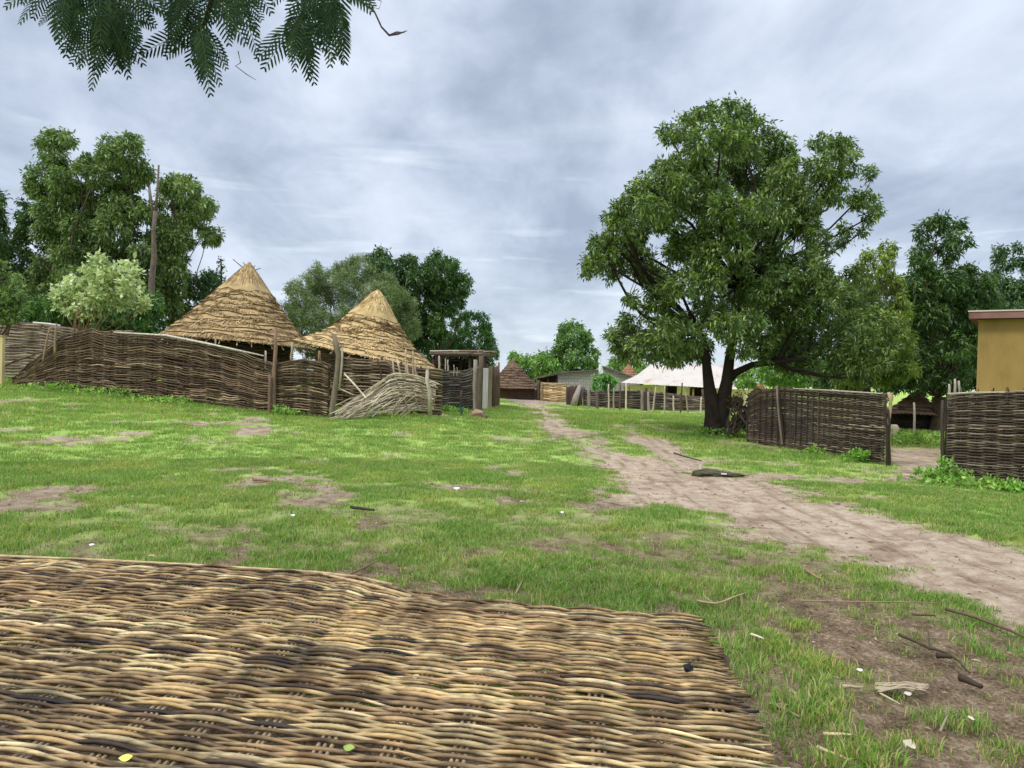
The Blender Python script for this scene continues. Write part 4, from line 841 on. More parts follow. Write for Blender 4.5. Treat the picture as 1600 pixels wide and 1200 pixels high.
# spindly stakes standing in the grass, each by itself
SP = [(951, 600, (190, 176, 156), 0, 'pale stake at the left end of the row before the house'), (959, 606, (150, 136, 120), 0, 'short brownish stake beside the leftmost pale one'), (969, 598, (96, 82, 70), -1, 'thin dark stake left of the pale upright pole'), (978, 598, (214, 198, 168), 0, 'pale upright pole before the left corner of the yellow house'),
      (1025, 604, (176, 160, 140), -5, 'pale leaning stake left of the first dark doorway'), (1039, 602, (166, 152, 134), -1, 'straight grey stake in front of the first dark doorway'), (1052, 618, (190, 172, 148), 1, 'short pale stake left of the dark leaning one'),
      (1066, 598, (84, 70, 58), -3, 'tall thin dark stake between the two doorways'), (1071, 614, (150, 132, 112), 4, 'brownish stake leaning right under the second doorway'), (1096, 620, (200, 188, 166), -1, 'pale stake just left of the large tree trunk')]
for px, top, c_, ln_, lab in SP:
    r_ = empty('fence_stake', base(px+ln_, 41), lab, 'stake', 'stakes standing in the grass before the yellow house')
    post(r_, px, top, 41, .045, c_, lean=ln_, name='shaft')
# yellow house with white tin roof
yh = empty('tin_roofed_house', base(1065, 56), 'pale yellow house with a broad white tin hip roof behind the stakes', 'house')
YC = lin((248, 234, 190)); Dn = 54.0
def eave_pt(u, dpt): return P(970+u*197, 598+u*11.5, dpt)
e0, e1 = eave_pt(0, 55), eave_pt(1, 51); hd = (e1-e0); hl = np.linalg.norm(hd[:2]); hx = np.array([hd[0], hd[1], 0])/hl; hn = np.array([-hx[1], hx[0], 0]); ez = min(e0[2], e1[2])+.0
e0z, e1z = e0[2], e1[2]
def hp(u, v, z): return np.array([e0[0], e0[1], 0])+hx*u*hl+hn*v+np.array([0, 0, z])
zr = P(1070, 569, 57)[2]; 
def ezz(u): return e0z*(1-u)+e1z*u
Dp = 7.0; mb = MB(); RC = lin((202, 192, 180))
br_z = .85
ring0 = [hp(0, 0, ezz(0)), hp(1, 0, ezz(1)), hp(1, Dp, ezz(1)), hp(0, Dp, ezz(0))]
ring1 = [hp(.10, 1.1, ezz(0)+.62), hp(.93, 1.1, ezz(1)+.66), hp(.93, Dp-1.1, ezz(1)+.66), hp(.10, Dp-1.1, ezz(0)+.62)]
ring2 = [hp(.165, Dp/2-.8, zr-.02), hp(.86, Dp/2-.8, zr-.12), hp(.86, Dp/2+.8, zr-.12), hp(.165, Dp/2+.8, zr-.02)]
# corrugated front faces
def corr(a, b, c, d, n_=70):
    vs = []
    for i in range(n_+1):
        t = i/n_; o = np.array([0, 0, .018*(i % 2)]); vs += [a*(1-t)+b*t+o, d*(1-t)+c*t+o]
    mb.add(vs, [(2*i, 2*i+2, 2*i+3, 2*i+1) for i in range(n_)], RC)
for i in range(4):
    j = (i+1) % 4; corr(ring0[i], ring0[j], ring1[j], ring1[i]); corr(ring1[i], ring1[j], ring2[j], ring2[i])
corr(ring2[0], ring2[1], ring2[2], ring2[3]); mb.build('roof', M_tin, yh)
mb = MB(); V0 = 1.0; zf = base(1065, 54)[2]-.3
def hbox(mb, u0, u1, v0, v1, z0, z1, col):
    c = (hp(u0, v0, z0)+hp(u1, v1, z1))/2; mb.box(c, (hl*(u1-u0), v1-v0, z1-z0), col, ax=[hx, hn, np.array([0, 0, 1.])])
OP = [(.33, .435), (.535, .65), (.80, .86)]; u_ = .03
zt_ = min(ezz(0), ezz(1))+.1
for a, b in OP+[(.97, .97)]: hbox(mb, u_, a, V0, V0+.2, zf, zt_, YC); u_ = b
hbox(mb, .03, .97, Dp-1.2, Dp-1, zf, zt_, YC); hbox(mb, .03, .035, V0+.2, Dp-1.2, zf, zt_, YC); hbox(mb, .965, .97, V0+.2, Dp-1.2, zf, zt_, YC)
mb.build('wall', M_plaster, yh)
for a, b in OP: mb = MB(); hbox(mb, a, b, V0+.9, V0+.95, zf, zt_-.05, lin((52, 48, 44))); mb.build('doorway', M_plaster, yh)  # dark sheets colour in the shaded interior behind the openings
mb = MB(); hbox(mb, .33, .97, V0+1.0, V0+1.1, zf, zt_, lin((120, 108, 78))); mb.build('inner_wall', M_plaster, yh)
for u in (.012, .05, .24, .58, .72): mb = MB(); hbox(mb, u, u+.012, .25, .40, zf, zt_-.12, lin((150, 124, 84))); mb.build('veranda_post', M_wood, yh)
mb = MB(); hbox(mb, .10, .165, .3, .34, zf, zf+1.25, lin((214, 206, 190))); mb.build('parapet', M_plaster, yh)

# ------------------------------------------------------------------ right side: wicker fences, gateway, ochre building
RW = [(104, 90, 76), (88, 75, 63), (122, 108, 92), (76, 63, 53), (142, 128, 108), (98, 82, 66)]
fa = empty('wicker_fence', base(1275, 18), 'tall tightly woven grey wicker fence left of the gateway', 'fence')
ctl = fctrl([(1166, 622, 20.6), (1182, 610, 20.3), (1215, 606, 19.6), (1225, 606, 19.4), (1275, 609, 18.2), (1330, 612, 16.9), (1381, 614, 15.8)])
def bulge(s, t, z, off): return z, off-.10*np.sin(np.clip(t, 0, 1)*math.pi)*np.exp(-((s-1.2)/1.5)**2)
mb = MB(); weave(mb, ctl,   .027, .0125, .22, .016, RW, 71, wob=.012, top_stakes=.07, rowfn=bulge); weave(mb, [(c[0]+.03, c[1]+.06, c[2], c[3]) for c in ctl], .032, .018, .22, .012, [(74, 64, 58), (84, 74, 68)], 72, wob=0, top_stakes=.04); mb.build('woven_panel', M_wicker, fa)
post(fa, 1214, 603, 19.5, .03, (134, 120, 104), lean=9); post(fa, 1217, 603, 19.4, .03, (48, 40, 36), lean=9)
mb = MB(); mb.tube([P(1240, 607, 18.9), P(1300, 610, 17.5), P(1378, 615, 15.75)], [.012, .016, .012], lin((198, 188, 170)), n=6); mb.build('top_rail', M_wood, fa)
for px in (1384, 1388): post(fa, px, 618 if px == 1384 else 640, 15.6, .028, (60, 48, 40), lean=2)
fb = empty('wicker_fence', base(1560, 13), 'tall tightly woven grey wicker fence in front of the ochre building', 'fence')
ctl = fctrl([(1477, 616, 13.4), (1520, 613, 13.2), (1560, 612, 12.95), (1610, 611, 12.7), (1900, 605, 11.9)])
mb = MB(); weave(mb, ctl, .027, .0125, .22, .017, RW, 73, wob=.012, top_stakes=.09, spiky=.3); weave(mb, [(c[0]+.02, c[1]+.06, c[2], c[3]) for c in ctl], .032, .018, .22, .012, [(74, 64, 58), (84, 74, 68)], 74, wob=0); mb.build('woven_panel', M_wicker, fb)
post(fb, 1473, 625, 13.45, .03, (70, 60, 52), lean=-1)
for px, t_, dd_ in ((1492, 592, 13.5), (1498, 595, 13.5), (1483, 600, 13.4)): post(fb, px, t_, dd_, .022, (170, 160, 144), lean=2, pbot=630)
mb = MB(); mb.tube([P(1480, 615, 13.35), P(1520, 613, 13.1), P(1570, 613, 12.85)], [.01, .013, .01], lin((196, 186, 166)), n=6); mb.build('top_rail', M_wood, fb)
gp = empty('gate_post', base(1389, 15.4), 'crooked pale pole at the left side of the gateway', 'post'); q = lambda px, py: P(px, py, 15.8); mb = MB()
mb.tube([base(1390, 15.8), q(1389, 690), q(1388, 665), q(1391, 640), q(1392, 625), q(1388, 613)], [.036, .034, .03, .03, .034, .03], lin((186, 164, 128)), n=7); mb.build('shaft', M_wood, gp, smooth=True)
mb = MB(); mb.tube([q(1391, 632), q(1394, 620), q(1391, 614)], [.03, .03, .02], lin((180, 150, 112)), n=6); mb.build('fork', M_wood, gp, smooth=True)
gq = empty('yard_pole', base(1427, 23), 'thin straight grey pole standing inside the gateway yard', 'pole'); post(gq, 1428, 629, 23.5, .035, (176, 164, 146), name='shaft')
wb = empty('pale_sack', base(1394, 23.5), 'pale upright cement sack behind the crooked gateway pole', 'sack'); b = base(1396, 23.8); bm = bmesh.new(); bmesh.ops.create_cube(bm, size=1); bmesh.ops.subdivide_edges(bm, edges=bm.edges[:], cuts=4, use_grid_fill=True)
mb = MB(); vs = []
for v in bm.verts: nz = fbm(np.array([v.co.x*3]), np.array([v.co.z*3+v.co.y]), 9, 2)[0]-.5; e = 1-.35*(abs(v.co.z)*2)**4; vs.append(b+np.array([v.co.x*.26*e+nz*.04, v.co.y*.2*e, (v.co.z+.5)*.42+nz*.02]))
mb.add(vs, [tuple(v.index for v in f.verts) for f in bm.faces], lin((206, 192, 166))); mb.build('sack_body', M_plaster, wb, smooth=True); bm.free()
# brush pile of bare branches against the fence
bp_ = empty('brush_heap', base(1155, 21.2), 'heap of dark bare branches slumped between the largest trunk and the fence', 'branch heap')
rng = random.Random(12)
for k in range(60):
    mb = MB() if k % 12 == 0 else mb
    a = (1135+rng.uniform(-6, 25), 680-rng.uniform(0, 14)); b = (1168+rng.uniform(-14, 14), 618+rng.uniform(-8, 34)); d0 = 21.4+rng.uniform(-.5, .6)
    if k % 3 == 0: a = (1150+rng.uniform(0, 15), 640+rng.uniform(-10, 20)); b = (1185+rng.uniform(-10, 10), 676+rng.uniform(-4, 6))
    pa, pb_ = P(*a, d0), P(*b, d0+rng.uniform(-.3, .3))
    for p_ in (pa, pb_): p_[2] = max(p_[2], gz(p_[0], p_[1])+.02)
    limb(mb, pa, pb_, rng.uniform(.012, .035), .006, rng, tuple(np.array(lin((72, 60, 52)))*rng.uniform(.6, 1.6)), sag=.15, n=6, seg=5)
    if k % 12 == 11: mb.build('branch', M_bark, bp_)
cen = np.array([P(1150+rng.uniform(-12, 35), 640+rng.uniform(-24, 30), 21.5+rng.uniform(-.3, .3)) for _ in range(150)])
leafmesh('dead_leaves', cen, RN.normal(size=(150, 3)), 5, .12, .05, .5, [lin((74, 62, 50)), lin((92, 76, 58)), lin((60, 66, 40))], bp_, seed=31, mat=M_litter)
# ochre building
ob_ = empty('ochre_building', base(1600, 18), 'ochre yellow plastered building with a flat reddish roof edge at the right', 'building')
bl = base(1522, 18.0); OC = lin((156, 130, 78)); zt2 = P(1524, 499.5, 18)[2]; wlen = 7.0; wd = 4.5
mb = MB(); yaw = np.array([math.cos(-.60), math.sin(-.60), 0]); yn = np.array([-yaw[1], yaw[0], 0]); z0 = bl[2]-.3
mb.box(np.array([bl[0], bl[1], (z0+zt2)/2])+yaw*wlen/2+yn*wd/2, (wlen, wd, zt2-z0), OC, ax=[yaw, yn, np.array([0, 0, 1.])]); mb.build('wall', M_plaster, ob_)
mb = MB(); mb.box(np.array([bl[0], bl[1], zt2+.085])+yaw*(wlen/2)+yn*(wd/2), (wlen+.36, wd+.5, .15), lin((140, 104, 96)), ax=[yaw, yn, np.array([0, 0, 1.])]); mb.build('roof', M_plaster, ob_)
mb = MB(); mb.box(np.array([bl[0], bl[1], zt2+.18])+yaw*(wlen/2)+yn*(wd/2), (wlen+.40, wd+.54, .03), lin((206, 190, 180)), ax=[yaw, yn, np.array([0, 0, 1.])]); mb.build('roof_sheet', M_tin, ob_)
mb = MB(); mb.box(np.array([bl[0], bl[1], zt2-.03])+yaw*(wlen/2)+yn*(wd/2), (wlen+.06, wd+.06, .055), lin((146, 122, 70)), ax=[yaw, yn, np.array([0, 0, 1.])]); mb.build('cornice', M_plaster, ob_)

# ------------------------------------------------------------------ foreground woven panel on trestles
MZ = .46
def onz(px, py, z):
    d_ = fwd+(px-800)/F*rgt-(py-600)/F*upv; k = (z-CAMH)/d_[2]; return CAM+d_*k
c_tr = onz(1090, 968, MZ); c_tl = onz(0, 880, MZ); ux = (c_tr-c_tl); ux /= np.linalg.norm(ux)
br = onz(1207, 1200, MZ); uy = br-c_tr; uy /= np.linalg.norm(uy)
LEN = np.linalg.norm(c_tr-c_tl)+.9; DEP = 2.35
ctr_r = np.linalg.norm(br-c_tr)
mt = empty('woven_cane_panel', (*(c_tr-ux*1.8+uy*1.0)[:2], 0), 'large woven split cane panel lying flat in the foreground', 'woven panel')
# far edge outline: distance offset along uy as a function of s measured from the right corner leftwards
edge_px = [(1090, 968), (1000, 962), (900, 956), (800, 948), (700, 938), (650, 932), (600, 922), (560, 912), (500, 904), (420, 899), (300, 892), (200, 887), (100, 883), (0, 879), (-200, 868)]
es, eo = [], []
Mi = np.linalg.inv(np.array([ux[:2], uy[:2]]).T)
for e in edge_px:
    w = Mi@(onz(*e, MZ)-c_tr)[:2]; es.append(-w[0]); eo.append(w[1])
es, eo = np.array(es), np.array(eo)
def mpos(s, v, h): return c_tr-ux*s+uy*v+np.array([0, 0, h])
STK = .207; s_st = .10; pitch = .0195; rows = int(DEP/pitch)
rng = random.Random(21); mb = MB()
MC = [(212, 186, 134), (196, 168, 114), (222, 198, 148), (176, 146, 100), (150, 122, 84), (204, 170, 112), (130, 104, 72), (184, 150, 104)]
DKM = [(74, 58, 44), (92, 72, 52), (62, 50, 42)]
def sagz(s, v): return .035*(fbm(np.array([s*1.2+5]), np.array([v*1.5]), 88, 3)[0]-.5)
def stain(s, v):   # damp, sooty marks on the canes
    p = mpos(s, v, 0); a = 0
    for (px, py, r, k) in STN: a = max(a, k*math.exp(-((s-px)**2+(v-py)**2)/r**2))
    return a
STN = []
for (px, py, r, k) in ((480, 1030, .13, 1.0), (60, 1100, .22, .7), (270, 1180, .18, .5), (1080, 1045, .05, .95), (590, 910, .0001, 0), (130, 1040, .18, .35), (400, 1075, .15, .4), (880, 1000, .06, .7), (1150, 1100, .06, .5), (700, 1180, .16, .45), (120, 925, .05, .9), (100, 905, .04, .8)):
    w = Mi@(onz(px, py, MZ)-c_tr)[:2]; STN.append((-w[0], w[1], max(r, .001), k))
for k in range(rows):
    v0 = (k+.5)*pitch; s = -.02+rng.uniform(-.025, .02); first = True
    while s < LEN:
        ln = rng.uniform(.6, 1.9); s1 = min(s+ln, LEN+.1); m_ = max(5, int((s1-s)/.027)); base_c = np.array(lin(MC[rng.randrange(len(MC))]))*rng.uniform(.7, 1.18)
        if rng.random() < .05: base_c = np.array(lin(DKM[rng.randrange(3)]))
        r0 = rng.uniform(.0048, .0074); pp, rr_, cc_ = [], [], []; ph = rng.uniform(-.004, .004); dr = rng.uniform(-.008, .008); dv = rng.uniform(-.004, .004)
        nodes = [rng.uniform(s, s1) for _ in range(rng.randint(5, 11))]
        for i in range(m_+1):
            si = s+(s1-s)*i/m_; u = i/m_
            over = math.cos(math.pi*(si-s_st)/STK+math.pi*k)
            v = v0*1.0+np.interp(si, es, eo)*math.exp(-v0*1.8)+dv+dr*(u-.5)+.006*math.sin(si*3.1+k*.4)
            h = .0090*over*(.85+.25*math.sin(k*1.3+si))+ph+sagz(si, v)+.02
            pp.append(mpos(si, v, h)); e = min(1, min(u, 1-u)*6+.55); rr_.append(r0*e*(1+.08*math.sin(si*20+k))*(1+.22*over))
            stn = stain(si, v); nd = max([math.exp(-((si-q_)/.016)**2) for q_ in nodes])
            rb = .55*fbm(np.array([si*4.5]), np.array([v*5]), 55, 3)[0]+.45*fbm(np.array([si*13+k*7.7]), np.array([k*3.3]), 56, 2)[0]
            c = base_c*(1-.55*nd)*(1-.82*stn)*max(.26, .66+2.0*(rb-.42))
            if rb < .40: c = c*np.array([1.0, .84, .68])*.72
            cc_.append(tuple(c))
        mb.tube(pp, rr_, n=7, cols=cc_); 
        s = s1-rng.uniform(.02, .20)
mb.build('cane_weave', M_mat, mt, smooth=True)
j = 0
for js in range(int(LEN/STK)+1):
    sj = s_st+js*STK
    mb = MB()
    nq = 3
    for q_ in range(nq):
        sq = sj+(q_-(nq-1)/2)*.021; e = eo[np.argmin(abs(es-sq))]; ext = .035+rng.uniform(0, .035) if js % 2 == 0 or js > 12 else rng.uniform(-.01, .01)
        pts_ = [mpos(sq+rng.uniform(-.01, .01), np.interp(sq, es, eo)-ext, .016+rng.uniform(0, .006))]
        for v in np.arange(.2, DEP, .3): pts_.append(mpos(sq+rng.uniform(-.004, .004), v+np.interp(sq, es, eo)*math.exp(-v*1.8), sagz(sq, v)+.014))
        mb.tube(pts_, .0068, tuple(np.array(lin((150, 130, 100)))*rng.uniform(.75, 1.2)), n=6)
    mb.build('stake', M_mat, mt, smooth=True)
mb = MB(); pts_ = [mpos(s, np.interp(s, es, eo)-.018-.01*math.sin(s*2), .03) for s in np.arange(1.55, LEN, .12)]; mb.tube(pts_, .009, lin((196, 170, 122)), n=6); mb.build('edge_cane', M_mat, mt, smooth=True)
mb = MB(); a = onz(505, 897, MZ+.05); b = onz(642, 932, MZ+.03); mb.tube([a, a*.5+b*.5+[0, 0, .006], b], [.006, .010, .009], lin((206, 178, 130)), n=6); mb.build('loose_cane', M_mat, mt, smooth=True)
# return edge: a row of turned down cane ends along the right side
for k in range(0):
    pass
tb = empty('trestle', (*(c_tr-ux*1.8+uy*1.0)[:2], 0), 'rough forked pole trestle carrying the woven cane panel', 'trestle')
for (s, v) in ((-.045, .36), (.25, 1.9), (2.2, .12), (2.2, 1.9), (4.0, .12), (4.0, 1.9)):
    p = mpos(s, v, 0); g_ = gz(p[0], p[1]); mb = MB(); mb.tube([(p[0], p[1], g_-.1), (p[0]+.01, p[1], .25), (p[0], p[1], MZ-.045)], [.04, .036, .034], lin((92, 74, 58)), n=8); mb.build('leg', M_wood, tb, smooth=True)
for v in (.36, 1.9): mb = MB(); mb.tube([mpos(-.055, v, -.03), mpos(2, v+(.0 if v > 1 else -.1), -.03), mpos(LEN-.1, v, -.03)], [.03, .034, .03], lin((100, 82, 64)), n=8); mb.build('beam', M_wood, tb, smooth=True)
# leaves and bits lying on the panel
def flatleaf(name, px, py, z, size, colr, label, rot=0.0, cat='leaf', group=None, curl=.25, ground=False, par=None):
    c = (G(px, py)+[0, 0, .03]) if ground else onz(px, py, z)
    mb = MB(); vs = []; a = np.array([math.cos(rot), math.sin(rot), 0]); b = np.array([-math.sin(rot), math.cos(rot), .3])
    for i in range(6):
        u = i/5; w = .38*math.sin(math.pi*(u*.9+.05)); 
        for sgn in (-1, 0, 1): vs.append(c+a*size*(u-.5)+b*size*w*sgn+np.array([0, 0, curl*size*(abs(sgn)*.4+(u-.5)**2)]))
    mb.add(vs, [(i*3+j, i*3+j+1, i*3+j+4, i*3+j+3) for i in range(5) for j in range(2)], lin(colr)); o = mb.build(name, M_litter); tag(o, label, cat, group); return o
flatleaf('fallen_leaf', 196, 1186, MZ+.04, .035, (240, 226, 110), 'bright yellow leaf on the lower left of the woven panel', rot=.4)
flatleaf('fallen_leaf', 545, 1170, MZ+.035, .035, (150, 172, 84), 'pale green leaf lying on the woven panel near its bottom edge', rot=-.2)
flatleaf('fallen_leaf', 1075, 1050, MZ+.05, .055, (46, 44, 42), 'dark dead leaf clump near the right edge of the woven panel', rot=.9, curl=.7)
flatleaf('straw_bit', 650, 1058, MZ+.035, .03, (200, 180, 130), 'tiny pale straw bit in the middle of the woven panel', rot=-.4)
# ------------------------------------------------------------------ sticks and scraps lying about
def stick(pxs, r, colr, label, fork=None, name='fallen_stick', group='sticks fallen on the ground', lift=.02):
    rt = empty(name, G(*pxs[0]), label, 'stick', group)
    pp = []
    for a in pxs:
        g_ = G(a[0], a[1]); pp.append(g_+[R.uniform(-.005, .005), 0, lift+R.uniform(0, .012)])
    mb = MB(); 
    dense = []
    for a, b in zip(pp[:-1], pp[1:]):
        for t in (0, .33, .66): q_ = a*(1-t)+b*t; dense.append(q_+[R.uniform(-.4, .4)*r, R.uniform(-.4, .4)*r, R.uniform(0, .4)*r])
    dense.append(pp[-1]); mb.tube(dense, list(np.linspace(r, r*.55, len(dense))), lin(colr), n=6); mb.build('stem', M_wood, rt, smooth=True)
    if fork:
        mb = MB(); a, b = G(*fork[0]), G(*fork[1]); mb.tube([a+[0, 0, lift], b+[0, 0, lift+.03]], [r*.7, r*.3], lin(colr), n=5); mb.build('twig', M_wood, rt)
stick([(1250, 945), (1330, 946), (1400, 946), (1470, 948)], .006, (150, 128, 100), 'long thin pale twig stretched across the worn soil')
stick([(1478, 958), (1530, 974), (1600, 1002), (1660, 1030)], .012, (104, 84, 66), 'long dark branch running off the right edge of the photo')
stick([(1425, 966), (1460, 968)], .010, (96, 78, 62), 'short dark twig just below the long pale twig')
stick([(1405, 998), (1450, 1018), (1480, 1030), (1500, 1040), (1515, 1060)], .011, (84, 68, 52), 'crooked dark branch with an upright spur on the worn soil', fork=((1452, 1020), (1450, 998)))
stick([(1500, 1066), (1535, 1082)], .022, (70, 56, 44), 'thick dark stub of wood right of the crooked branch')
stick([(1463, 1030), (1486, 1034)], .018, (66, 54, 42), 'short charred piece of wood beside the crooked branch')
stick([(1285, 1157), (1334, 1157)], .009, (222, 200, 156), 'straight pale cane piece at the lower right')
stick([(1275, 1178), (1328, 1196)], .009, (206, 186, 146), 'slanting pale cane piece right of the panel corner')
stick([(1200, 1107), (1275, 1113)], .007, (150, 132, 104), 'brown twig lying beside the right edge of the woven panel')
stick([(1206, 1108), (1248, 1130)], .009, (146, 128, 102), 'slanting brown twig crossing the one beside the panel')
stick([(1090, 945), (1118, 950), (1142, 942), (1166, 932)], .010, (168, 146, 112), 'forked bent stick lying just beyond the woven panel', fork=((1118, 950), (1098, 940)))
stick([(1174, 997), (1193, 1005)], .008, (220, 208, 180), 'short bright cane chip right of the woven panel')
stick([(1260, 897), (1280, 909)], .016, (150, 122, 92), 'short thick brown wood chip in the bare soil strip')
stick([(540, 905), (570, 893), (590, 883)], .009, (120, 100, 74), 'bent brown stick in the grass behind the panel', fork=((570, 893), (574, 884)))
stick([(395, 752), (412, 754), (428, 755)], .022, (130, 104, 72), 'short brown log end in the left grass')
stick([(1053, 710), (1075, 717), (1096, 722)], .02, (80, 66, 52), 'dark stick lying along the spur of the track')
stick([(804, 935), (816, 912)], .006, (170, 150, 120), 'thin straw stalk standing askew in the grass behind the panel')
stick([(1375, 1093), (1405, 1110)], .006, (200, 184, 150), 'thin pale splinter below the straw wisp')
stick([(548, 797), (570, 800), (585, 801)], .02, (60, 56, 40), 'short dark stick in the middle grass')
stick([(1468, 1150), (1482, 1126)], .007, (150, 134, 112), 'thin greyish twig low at the right side')
# bundle of pale straw fibres
sw = empty('straw_wisp', G(1410, 1082), 'flat wisp of pale dry palm fibres on the worn soil', 'straw')
for k in range(5):
    mb = MB()
    for q_ in range(9):
        a = G(1372+R.uniform(-6, 14), 1078+R.uniform(-5, 9)); b = G(1440+R.uniform(-12, 12), 1080+R.uniform(-6, 6)); mb.tube([a+[0, 0, .02], (a+b)/2+[0, 0, .022+R.uniform(0, .014)], b+[0, 0, .02]], .0028, lin((176, 160, 132)), n=4)
    mb.build('fibre', M_litter, sw)
stick([(1318, 1082), (1350, 1080)], .010, (186, 166, 136), 'pale flattened cane left of the straw wisp')
flatleaf('paper_scrap', 1418, 1094, 0, .04, (196, 190, 172), 'small white scrap under the straw wisp', ground=True, cat='scrap')
flatleaf('paper_scrap', 1343, 1056, 0, .035, (214, 210, 198), 'small grey white scrap between grass tufts left of the straw wisp', ground=True, cat='scrap')
flatleaf('paper_scrap', 1420, 1180, 0, .07, (196, 188, 160), 'crumpled cream scrap at the bottom right', ground=True, cat='scrap', rot=.7, curl=.6)
flatleaf('paper_scrap', 1517, 1133, 0, .04, (216, 206, 176), 'pale curled leaf piece low at the right', ground=True, cat='scrap', rot=1.2)
flatleaf('paper_scrap', 713, 769, 0, .09, (232, 234, 230), 'white paper scrap on the grass in the middle of the common', ground=True, cat='scrap', curl=.6)
flatleaf('paper_scrap', 457, 812, 0, .06, (226, 232, 220), 'white scrap caught in grass left of centre', ground=True, cat='scrap', curl=.7, rot=.8)
flatleaf('paper_scrap', 143, 857, 0, .05, (216, 220, 210), 'pale leaf scrap in the grass behind the left end of the panel', ground=True, cat='scrap')
flatleaf('paper_scrap', 878, 806, 0, .05, (232, 234, 230), 'tiny white scrap on bare soil right of centre', ground=True, cat='scrap', curl=.6)
# mud clod by the track
mc = empty('mud_clod', G(1112, 745), 'low dark grassy mud heap with a white chip at the track edge', 'mud heap'); c = G(1115, 743); bm = bmesh.new(); bmesh.ops.create_icosphere(bm, subdivisions=4, radius=1); vs = []
for v in bm.verts:
    nz = fbm(np.array([v.co.x*3+3]), np.array([v.co.y*3+v.co.z*2]), 14, 4)[0]; vs.append(c+np.array([v.co.x*.34+.16*max(0, v.co.x), v.co.y*.2, v.co.z*.075*(1-.5*v.co.x)])*(.4+1.2*nz)+[0, 0, .02])
mb = MB(); mb.add(vs, [tuple(v.index for v in f.verts) for f in bm.faces], lin((84, 82, 56))); mb.build('heap', material('mud', rough=.7, nscale=20, namt=.5, bump=.8, bscale=60), mc, smooth=True); bm.free()
mb = MB(); c = G(1094, 737); mb.box(c+[0, 0, .07], (.02, .03, .12), lin((214, 208, 190)), rz=.3); mb.build('chip', M_litter, mc)
mb = MB(); c = G(1131, 746); mb.box(c+[0, 0, .06], (.09, .04, .02), lin((214, 214, 204)), rz=-.3); mb.build('chip', M_litter, mc)
# litter: countless crumbs, clods and dead leaf bits
n_ = 22000; a_, b_ = scatter(n_, 2.0, 16, 1.1); rr2 = np.hypot(a_, b_); dl = dirtmask(a_, b_); kk = RN.uniform(0, 1, n_) < (.16+.5*dl)*np.where(sdist(a_, b_, PATH) < 0, .25, 1); a_, b_, dl = a_[kk], b_[kk], dl[kk]; m_ = len(a_)
zz = gzf(a_, b_, dl)+.012; th = RN.uniform(0, 6.28, m_); sz = (.004+.012*RN.uniform(0, 1, m_)**2.5)*np.clip(np.hypot(a_, b_)/6, .8, 1.5); el = np.where(RN.uniform(0, 1, m_) < .25, RN.uniform(4, 9, m_), RN.uniform(1, 3, m_)); sz = np.where(el > 3.5, .0045, sz)
dx = np.stack([np.cos(th), np.sin(th), RN.uniform(-.2, .2, m_)], -1)*(sz*el)[:, None]; dy = np.stack([-np.sin(th), np.cos(th), np.zeros(m_)], -1)*(sz*.5)[:, None]; c0 = np.stack([a_, b_, zz], -1); top = c0+np.array([0, 0, 1])*(sz*.6)[:, None]
Vv = np.stack([c0-dx-[0, 0, .006], c0+dy-[0, 0, .006], c0+dx-[0, 0, .006], c0-dy-[0, 0, .006], top], 1).reshape(-1, 3); o5 = np.arange(m_)[:, None]*5
T = np.concatenate([o5+np.array([[0, 1, 4]]), o5+np.array([[1, 2, 4]]), o5+np.array([[2, 3, 4]]), o5+np.array([[3, 0, 4]])], 0)[:, ::-1]
lc2 = np.array([lin(c) for c in ((126, 104, 82), (140, 118, 94), (96, 78, 62), (150, 130, 100), (104, 88, 70), (190, 176, 140))]); w_ = RN.choice(6, m_, p=[.25, .22, .2, .15, .13, .05])
lt = build_np('ground_litter', Vv, T, np.repeat(lc2[w_], 5, 0), M_litter); tag(lt, 'crumbs of soil, dead leaves and chips strewn over the ground', 'litter', kind='stuff')

# ------------------------------------------------------------------ weeds along the fences
def weed(px, d, h, w, label, cols, seed, nm='weed_clump', n=60, ll=.09, lw=.045):
    b = base(px, d); root = empty(nm, b, label, 'weed', 'weeds growing along the fences'); rn = np.random.default_rng(seed)
    c = b+np.stack([rn.normal(0, w/2, n), rn.normal(0, w/3, n), h*rn.uniform(.15, 1, n)**.8], -1); c[:, 2] -= h*.5*np.minimum(1, (abs(c[:, 0]-b[0])/w)**2)
    leafmesh('foliage', c, rn.normal(size=(n, 3))*.6+np.array([0, 0, .5]), 6, ll, lw, -.1, [lin(q_) for q_ in cols], root, seed=seed, mat=M_grass)
    mb = MB()
    for k in range(8): mb.tube([b+[rn.normal(0, w/4), rn.normal(0, w/5), -.02], c[rn.integers(0, n)]], [.005, .003], lin((92, 116, 50)), n=4)
    mb.build('stem', M_grass, root)
GW = [(132, 174, 76), (150, 190, 88), (112, 152, 64), (172, 204, 112)]
